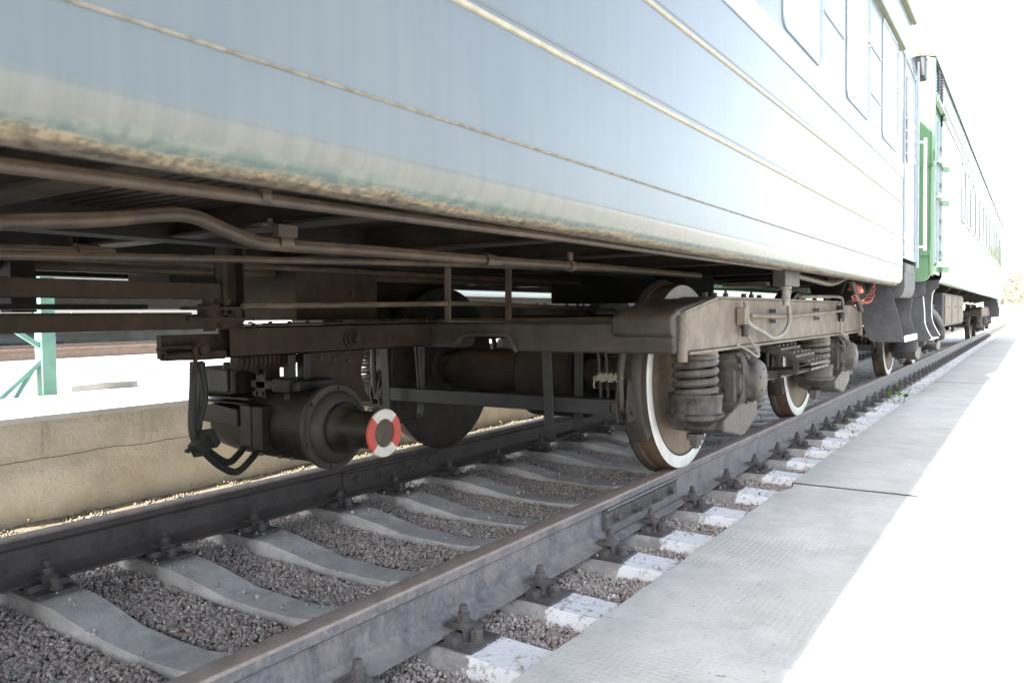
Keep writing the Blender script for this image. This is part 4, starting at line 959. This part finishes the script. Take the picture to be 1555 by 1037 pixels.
b = MB().tube([(.50, G0-.05, 2.27), (.685, G0-.05, 2.30)], .010, 8); P(CG, 'end_handle', b, 'green'); P(CG, 'end_bracket', MB().box(.56, .65, G0-.045, G0-.02, 1.37, 1.44), 'green')
# steps of the green car
b = MB().prism([(.36,1.10),(.608,1.10),(.612,.99),(.585,.945),(.36,.925)], 'y', G0+.04, G0+.06); P(CG, 'step_box', b, 'grey', .003)
pc = [(.36,.93),(.585,.945),(.598,.80),(.602,.68),(.625,.60),(.668,.515),(.662,.502),(.60,.478),(.40,.478),(.385,.50)]
c_ = P(CG, 'step_side_panel', MB().prism(pc, 'y', G0+.06, G0+.075), 'grey', .003)
b = MB(); 
for k in range(3): b.lathe((.45+.045*k, G0+.06, .77), [(0,.006),(.004,.004)], 'y', 8, flip=-1)
P(c_, 'rivets', b, 'grey')
pd = [(.36,1.14),(.668,1.145),(.660,1.06),(.62,1.03),(.598,.99),(.590,.86),(.592,.73),(.615,.64),(.675,.52),(.665,.50),(.40,.49)]
P(CG, 'step_side_panel', MB().prism(pd, 'y', 10.06, 10.075), 'grey', .003)
b = MB().box(.40, .668, G0+.075, 10.06, .492, .505); P(CG, 'step_tread', b, 'whitepaint', .002)  # tread coloured white as if sunlit
for poly_, yy_ in ((pc[1:6], G0+.068), (pd[3:9], 10.068)):
    b = MB().tube([(u+.003, yy_, v) for u, v in poly_], .005, 8, smooth=3); P(CG, 'stringer_edge', b, 'whitepaint')  # white edges stand in for sunlight catching the stringers
b = MB().box(CX-1.40, CX+1.34, G0, G1, 1.22, 1.24); P(CG, 'floor_pan', b, 'underdark')
for k in range(9):
    y_ = 11.1+k*1.85; b = MB().prism([(.10,1.22),(.56,1.22),(.56,1.13),(.50,1.06),(.10,.98)], 'y', y_, y_+.07); P(CG, 'floor_bracket', b, 'under', .004)
b = MB().box(-.4, .46, 12.9, 16.6, .56, 1.06); bx = P(CG, 'battery_box', b, 'grey', .02)
for k in range(3):
    b = MB().box(.462, .478, 13.05+k*1.18, 14.1+k*1.18, .60, 1.02); b.tube([(.485, 13.5+k*1.18, .85), (.485, 13.7+k*1.18, .85)], .012, 6); P(bx, 'box_door', b, 'bogie', .006)
b = MB().tube([(.25,10.6,.76),(.40,10.9,.80),(.47,11.3,.78),(.48,12.0,.66),(.48,12.25,.60)], [.05,.06,.055,.05,.045], 12, smooth=4); P(CG, 'pull_arm', b, 'grey')
b = MB().lathe((.40, 10.75, .78), [(-.08,.09),(.12,.09)], 'y', 20); P(CG, 'buffer_stem', b, 'bogie')
b = MB().lathe((.30, 10.35, .46), [(-.13,.10),(-.12,.125),(-.02,.125),(0,.13),(.07,.13),(.08,.10)], 'z', 24); P(CG, 'lubricator_pot', b, 'grey')
b = MB().prism([(.2,.55),(.62,.55),(.64,.8),(.55,1.12),(.2,1.12)], 'y', 29.2, 29.25); P(CG, 'step_side_panel', b, 'grey')

# ================================================================== GENERATOR
GE = thing('generator', (-1.0, 2.25, .18), 'black axle generator hanging over the left rail, its stub shaft ringed in red and white', 'generator')
FX, FY, FZ = -.75, 2.262, .364
b = MB().prism([(-1.0,.655),(-.93,.655),(-.93,.662),(-.99,.662),(-.99,.762),(-.93,.762),(-.93,.77),(-1.0,.77)], 'y', 1.90, 3.19); b.box(-.935,-.93,1.90,3.19,.655,.77)
sb = P(GE, 'support_beam', b, 'brownbeam', .002)
b = MB().box(-1.06, -.915, 2.15, 2.55, .773, .781); b.box(-1.06,-.915,2.55,3.1,.773,.779); P(sb, 'top_plate', b, 'brownbeam', .002)
for k in range(12): P(sb, 'bolt', MB().bolt((-.94, 2.0+.095*k, .781), 'z', .008, .008, 1), 'brownbeam')
q = (-0.930, 2.522, 0.708); b = MB().lathe((-.93, q[1], q[2]), [(0,.045),(.008,.045),(.010,.034),(.022,.034),(.024,.022),(.055,.022),(.056,.0)], 'x', 20); P(sb, 'pivot_bolt', b, 'brownbeam')
# suspension plate below the beam
b = MB().prism([(2.30,.655),(2.63,.655),(2.60,.56),(2.62,.48),(2.66,.42),(2.30,.42),(2.29,.50)], 'x', -.965, -.95); sp_ = P(GE, 'suspension_plate', b, 'brownbeam', .002)
b = MB().box(-.95, -.915, 2.16, 2.20, .42, .655); b.box(-1.12,-1.06,2.16,2.24,.40,.655); b.box(-.96,-.915,2.24,2.28,.42,.655); P(GE, 'suspension_lug', b, 'gen', .004)
q = MB(); 
for (yy_, zz_) in ((2.36,.63),(2.44,.625),(2.52,.61),(2.28,.46),(2.28,.43)): q.bolt((-.95, yy_, zz_), 'x', .009, .010, 1)
P(sp_, 'bolt', q, 'gendisc')
b = MB(); n_ = 13
for k in range(n_): b.lathe((-1.0, 1.98+.022*k, .635), [(-.008,.030),(-.004,.037),(.004,.037),(.008,.030)], 'y', 18)
b.tube([(-1.0,1.97,.635),(-1.0,2.26,.635)], .026, 12); P(GE, 'tension_spring', b, 'brownbeam')
# housing
L_ = lambda p: [(x_-FX, r_) for x_, r_ in p]
b = MB().lathe((FX, FY, FZ), L_([(-1.42,.03),(-1.41,.10),(-1.395,.128),(-1.30,.142),(-1.16,.148),(-1.10,.150),(-.84,.150),(-.80,.155),(-.775,.16)]), 'x', 40); hs = P(GE, 'housing', b, 'gen')
b = MB().lathe((FX, FY, FZ), L_([(-.785,.05),(-.785,.168),(-.780,.171),(-.765,.171),(-.760,.168),(-.760,.150),(-.757,.144),(-.742,.140),(-.728,.125),(-.72,.10),(-.718,.05)]), 'x', 64); fl = P(GE, 'flange', b, 'gendisc')
b = MB()
for k in range(6): an = 2*PI*(k+.35)/6; P(fl, 'bolt', MB().bolt((-.760, FY+.157*math.cos(an), FZ+.157*math.sin(an)), 'x', .009, .009, 1), 'gendisc')
P(fl, 'locating_rib', MB().bar((-.735, FY-.13, FZ+.028), (-.732, FY-.065, FZ+.028), .008, .004), 'gendisc')
b = MB().lathe((FX, FY, FZ), L_([(-.725,.05),(-.725,.100),(-.718,.103),(-.700,.100),(-.690,.085),(-.682,.078),(-.66,.074),(-.510,.071)]), 'x', 48); tb_ = P(GE, 'shaft_sleeve', b, 'gen')
# end ring in four red and white quarters
RX = -.502
CYR, CZR = FY, (-0.502, 2.263, 0.358)[2]
for k in range(4):
    b = MB(); a0_ = R(45+90*k); b.lathe((RX, CYR, CZR), [(-.006,.053),(-.006,.090),(.004,.092),(.007,.090),(.007,.055),(.0,.053)], 'x', 14, a0_, a0_+PI/2)
    P(tb_, 'ring_quarter', b, 'whitering' if k % 2 == 0 else 'redpaint', label='white quarter of the ring' if k % 2 == 0 else 'red quarter of the ring')
b = MB().lathe((RX, CYR, CZR), [(-.10,.048),(-.09,.054),(0,.054)], 'x', 32); b.lathe((RX, CYR, CZR), [(-.10,.0),(-.098,.05)], 'x', 24); P(tb_, 'shaft_bore', b, 'pipe')
b = MB().lathe((RX-.09, CYR-.012, CZR+.008), [(0,.016),(.02,.016),(.022,.009),(.04,.009)], 'x', 8); b.tube([(RX-.06,CYR,CZR),(RX-.045,CYR+.015,CZR+.02),(RX-.04,CYR+.02,CZR+.035)], .002, 5); P(tb_, 'shaft_nut', b, 'pipe')
# ribs, lids, terminal box of the housing
b = MB()
for (xa, xb, yl, za, zb_) in ((-1.13,-1.06,2.085,.28,.45),(-1.05,-.99,2.08,.27,.45),):
    b.box(xa, xb, yl, yl+.08, za, zb_)
P(hs, 'inspection_cover', b, 'gen', .008)
b = MB().box(-1.38, -1.08, 2.09, 2.20, .470, .478); b.box(-1.40,-1.08,2.085,2.20,.452,.457); P(hs, 'cooling_fin', b, 'gen', .002)
b = MB().box(-1.405, -1.19, 2.10, 2.30, .478, .600); tbx = P(GE, 'terminal_box', b, 'gen', .018)
b = MB().box(-1.34, -1.21, 2.090, 2.10, .495, .588); P(tbx, 'lid', b, 'gen', .006)
b = MB().tube([(-1.25,2.11,.60),(-1.12,2.13,.597),(-1.08,2.15,.58)], .013, 10); b.lathe((-1.24,2.11,.59), [(0,.016),(.03,.014)], 'z', 10); P(tbx, 'cable_entry', b, 'gen')
b = MB().box(-1.16,-.86,2.16,2.36,.505,.55); b.box(-1.0,-.90,2.14,2.2,.50,.56); P(hs, 'saddle', b, 'gen', .01)
b = MB().prism([(-1.46,.425),(-1.30,.445),(-1.14,.43),(-1.14,.36),(-1.44,.37)], 'y', 2.08, 2.20); P(hs, 'lug', b, 'gen', .006)
for (x_, z_) in ((-1.30,.44),(-1.04,.50),(-1.0,.50)): P(hs, 'bolt', MB().bolt((x_, 2.10, z_), 'y', .010, .010, -1), 'gen')
for x_ in (-1.10, -.98, -.91): P(hs, 'bolt', MB().lathe((x_, 2.165, .245), [(0,.010),(-.012,.010)], 'z', 8), 'pipe')
# bracket and cables at the far end
b = MB().box(-1.02, -.99, 1.66, 1.90, .66, .745); eb2 = P(GE, 'end_bracket', b, 'brownbeam', .003)
b = MB().tube([(-0.950, 1.652, 0.668), (-0.950, 1.697, 0.671), (-0.950, 1.776, 0.669), (-0.950, 1.887, 0.669)], [.013,.015,.017,.017], 12); b.tube([(-0.950, 1.618, 0.697), (-0.950, 1.678, 0.704), (-0.950, 1.766, 0.698)], [.006,.007,.010], 10)
b.tube([(-0.930, 1.752, 0.699), (-0.930, 1.754, 0.659), (-0.930, 1.736, 0.589)], [.009,.008,.005], 8); b.lathe((-0.955, 1.785, 0.688), [(0,.03),(.02,.03),(.022,.02),(.04,.018)], 'x', 16)
P(eb2, 'hook', b, 'brownbeam')
b = MB(); c9 = (-0.950, 1.642, 0.673); b.tube([(c9[0], c9[1]+.013*math.cos(a_*PI/6), c9[2]+.013*math.sin(a_*PI/6)) for a_ in range(13)], .005, 6, cap=False); P(eb2, 'eyelet', b, 'brownbeam')
for pa_ in ([(-1.050, 1.827, 0.642), (-1.050, 1.822, 0.542), (-1.050, 1.813, 0.419), (-1.050, 1.824, 0.348), (-1.060, 1.875, 0.290), (-1.100, 1.969, 0.220), (-1.140, 2.075, 0.176), (-1.180, 2.185, 0.215), (-1.200, 2.229, 0.246)],
            [(-1.080, 1.873, 0.639), (-1.080, 1.892, 0.509), (-1.080, 1.864, 0.411), (-1.080, 1.862, 0.340), (-1.100, 1.920, 0.284), (-1.140, 2.029, 0.222), (-1.200, 2.128, 0.233), (-1.220, 2.177, 0.263)],
            [(-1.100, 1.895, 0.635), (-1.100, 1.889, 0.508), (-1.080, 1.855, 0.399), (-1.080, 1.865, 0.340)]):
    b = MB().tube(pa_, .0145, 10, smooth=6); P(GE, 'cable', b, 'rubber')
c0 = Vector((-1.020, 1.828, 0.330)); m_ = Matrix.Rotation(R(28), 3, 'X') @ Matrix.Rotation(R(20), 3, 'Z')
b = MB().cbox(c0, (.05, .07, .055), m_); b.cbox(c0+Vector((.012, .03, .022)), (.05, .03, .07), m_); b.bolt(c0+Vector((.0,-.05,-.012)), 'y', .008, .014, -1); P(GE, 'cable_clamp', b, 'rubber', .004)

# ================================================================== LEFT BACKGROUND
po = thing('post', (-3.9, 2.666, .288), 'mint green wooden post with diagonal braces on the far side of the white coping', 'post')
b = MB().box(-3.955, -3.86, 2.622, 2.714, .288, 1.68); P(po, 'upright', b, 'mint', .004)
b = MB().bar((-3.9, 2.352, .288), (-3.9, 2.63, .535), .03, .052, (1,0,0)); P(po, 'brace', b, 'mint', .003)
b = MB().bar((-3.92, 2.467, .288), (-3.92, 2.647, .572), .02, .047, (1,0,0)); P(po, 'brace', b, 'mint', .003)
b = MB().bar((-3.9, 2.42, .781), (-3.9, 2.657, .61), .03, .033, (1,0,0)); P(po, 'brace', b, 'mint', .003)
b = MB().bar((-4.28, 1.99, 1.16), (-3.9, 2.666, 1.10), .05, .085); P(po, 'rail', b, 'green', .003)
shadow_frame = thing('frame', (-5.3, 3, .288), 'mint green overhead frame whose shadow stripes the white ground beyond the coping', 'frame')  # unseen frame, added only to cast shadow stripes on the ground
for x_ in (-5.62, -5.18): P(shadow_frame, 'beam', MB().box(x_-.04, x_+.04, -3.5, 14.1, 1.66, 1.75), 'mint')
for y0_, y1_ in ((.9, 1.5), (2.3, 1.7), (2.5, 3.2)): P(shadow_frame, 'brace', MB().bar((-5.62, y0_, 1.70), (-5.18, y1_, 1.70), .06, .06), 'mint')  # braces of the unseen frame, added only to cast shadow stripes
for y_ in (-3.4, 14.0):
    for x_ in (-5.62, -5.18): P(shadow_frame, 'leg', MB().box(x_-.04, x_+.04, y_-.04, y_+.04, .288, 1.66), 'mint')
T('concrete_block', MB().prism([(-4.45,.288),(-4.15,.288),(-4.15,.335),(-4.45,.345)], 'y', 2.95, 3.45), 'lowwall', 'weathered concrete slab lying on the white ground beside the green post', 'slab', bevel=.004)
T('pipe', MB().tube([(-11.6, -6, .62), (-11.6, 7.2, .62), (-12.2, 8.2, .63)], .035, 12, smooth=3), 'greypaint', 'pale grey pipe running along the low wall far behind the green post', 'pipe')
tk = thing('tank', (-11.2, 3.4, .36), 'dark rounded tank under the parked carriage behind the green post', 'tank')
b = MB().lathe((-11.2, 3.4, .47), [(-3,.0),(-2.98,.06),(-2.9,.115),(2.9,.115),(3.0,.08),(3.05,.0)], 'y', 24); P(tk, 'shell', b, 'grey'); b = MB().box(-11.25,-11.15,.6,.66,.5,1.26); b.box(-11.25,-11.15,6.0,6.06,.5,1.26); P(tk, 'strap', b, 'grey')
CP = thing('passenger_car', (-12.2, 6, .2), 'pale blue grey carriage parked on the far left track, glimpsed under the blue one', 'railway carriage', 'passenger carriages on the track')
b = MB().prism([(-13.6,1.30),(-10.85,1.30),(-10.80,1.36),(-10.78,3.2),(-11.0,3.9),(-13.4,3.9),(-13.6,3.2)], 'y', -9, 60); P(CP, 'body', b, 'greypaint', .02)
b = MB().box(-13.4, -10.95, -8, 60, .98, 1.295); P(CP, 'underframe', b, 'under')
for y_ in (11.5, 14.2):
    for s_ in (-11.2,): b = MB().lathe((s_, y_, .90), [(0,.0),(0,.46),(.12,.46),(.12,0)], 'x', 36); P(CP, 'wheel', b, 'wheelblack')
b = MB().box(-11.1, -10.9, 10.6, 15.1, .95, 1.08); P(CP, 'bogie_frame', b, 'under', .02)
for y_ in np.arange(-8, 18, 1.5): b = MB().box(-10.785, -10.77, y_, y_+.8, 2.1, 2.9); w0 = P(CP, 'window', b, 'glass')
fn = thing('railing', (-7.5, 6, .20), 'grey blue metal railing far behind the hanging rods on the left', 'railing')
for z_ in (.80, 1.05): b = MB().tube([(-15, 7, z_-.15), (-15, 22, z_-.15)], .02, 6); P(fn, 'rail_bar', b, 'greypaint')
for y_ in np.arange(7, 22, 1.5): b = MB().box(-15.02, -14.98, y_, y_+.04, .2, .95); P(fn, 'post', b, 'greypaint')

# ================================================================== RIGHT BACKGROUND AND SMALL PLANTS
gt = thing('gate_frame', (1.0, 44, -.14), 'thin metal gate frame at the far end of the platform', 'gate frame')
def gx(px): return px
gA, gB = (0.439, 44.000, 1.888), (1.066, 44.000, 1.870)
for gxx in (gA[0], gB[0], (gA[0]+gB[0])/2):
    b = MB().box(gxx-.022, gxx+.022, 43.98, 44.02, -.42, gA[2]); P(gt, 'post', b, 'bark')
b = MB().box(gA[0]-.25, gB[0]+.05, 43.95, 44.05, gA[2], gA[2]+.09); P(gt, 'top_bar', b, 'olive')
b = MB().box(gA[0], gB[0], 43.98, 44.02, .3, .36); P(gt, 'mid_bar', b, 'bark')
T('wall', MB().box(-12, 40, 66, 66.3, -.42, 1.1), 'coping', 'low pale wall across the far end of the tracks', 'wall')

def leafmass(c, rad, n, size, seed):
    rg = np.random.default_rng(seed); vs = []; fs = []
    cl = [(Vector((rg.uniform(-1,1)*rad[0]*.7, rg.uniform(-1,1)*rad[1]*.7, rg.uniform(-.7,1)*rad[2]*.75)), rg.uniform(.22,.5)) for _ in range(16)]
    for i in range(n):
        cc, rr_ = cl[i % 16]; d = Vector(rg.normal(0, 1, 3)).normalized()*(rr_*max(rad)*rg.uniform(.4,1.0)**.4); p = Vector(c)+cc+d
        u = Vector(rg.normal(0,1,3)).normalized(); v = u.orthogonal().normalized(); s_ = size*rg.uniform(.6,1.4); k = len(vs)
        vs += [p-u*s_, p+v*s_*.5, p+u*s_, p-v*s_*.5]; fs.append((k, k+1, k+2, k+3))
    b = MB(); b.add(vs, fs); return b
for i, (x_, y_, h_, r_, lab) in enumerate(((2.2, 78, 6.4, 2.4, 'pale green tree beyond the far gate, at the right edge of the picture'), (-1.2, 90, 5.2, 2.4, 'pale tree just right of the far end of the green carriage'), (6.5, 84, 7.0, 3.0, 'tree outside the right edge beyond the gate'), (-9, 95, 7, 3.2, 'tree beyond the left yard, hidden by the carriages'))):
    tr = thing('tree', (x_, y_, -.42), lab, 'tree', 'trees beyond the end of the tracks')
    b = MB().tube([(x_,y_,-.42),(x_+.1,y_,h_*.3),(x_-.05,y_,h_*.6)], [.18,.13,.07], 10); b.tube([(x_+.08,y_,h_*.3),(x_+.9,y_+.3,h_*.55)], [.08,.03], 8); b.tube([(x_+.05,y_,h_*.4),(x_-.9,y_-.3,h_*.62)], [.07,.03], 8); P(tr, 'trunk', b, 'bark')
    P(tr, 'crown', leafmass((x_, y_, h_*.62), (r_, r_, h_*.36), 5200, .12, 40+i), 'leaf')

wd = thing('weed', (.33, 9.6, -.26), 'small green weed growing between whitewashed sleeper ends at the platform edge', 'weed')
rg = np.random.default_rng(5)
b = MB()
for (dx, dy, h_) in ((0,0,.26),(.06,.14,.20),(-.05,-.12,.14)): b.tube([(.33+dx*.3,9.6+dy*.3,-.27),(.33+dx*.8,9.6+dy*.8,-.27+h_*.6),(.33+dx*1.5,9.6+dy*1.5,-.27+h_)], .004, 5)
P(wd, 'stem', b, 'weed')
for k in range(14):
    base_ = [(0,0,.26),(.06,.14,.20),(-.05,-.12,.14)][k % 3]; t_ = rg.uniform(.5,1.1); p_ = Vector((.33+base_[0]*1.5*t_, 9.6+base_[1]*1.5*t_, -.27+base_[2]*t_)); d_ = Vector(rg.normal(0,1,3)); d_.z = abs(d_.z)*.5; d_.normalize(); s_ = Vector((0,0,1)).cross(d_).normalized()*.035
    b = MB().add([p_, p_+d_*.045+s_, p_+d_*.10, p_+d_*.045-s_], [(0,1,2),(0,2,3)]); P(wd, 'leaf', b, 'weed')
# scattered pale chips and loose stones on the sleepers' edges near the camera
print('objects', len(bpy.data.objects), 'tris', sum(len(o.data.polygons) for o in bpy.data.objects if o.type == 'MESH'))
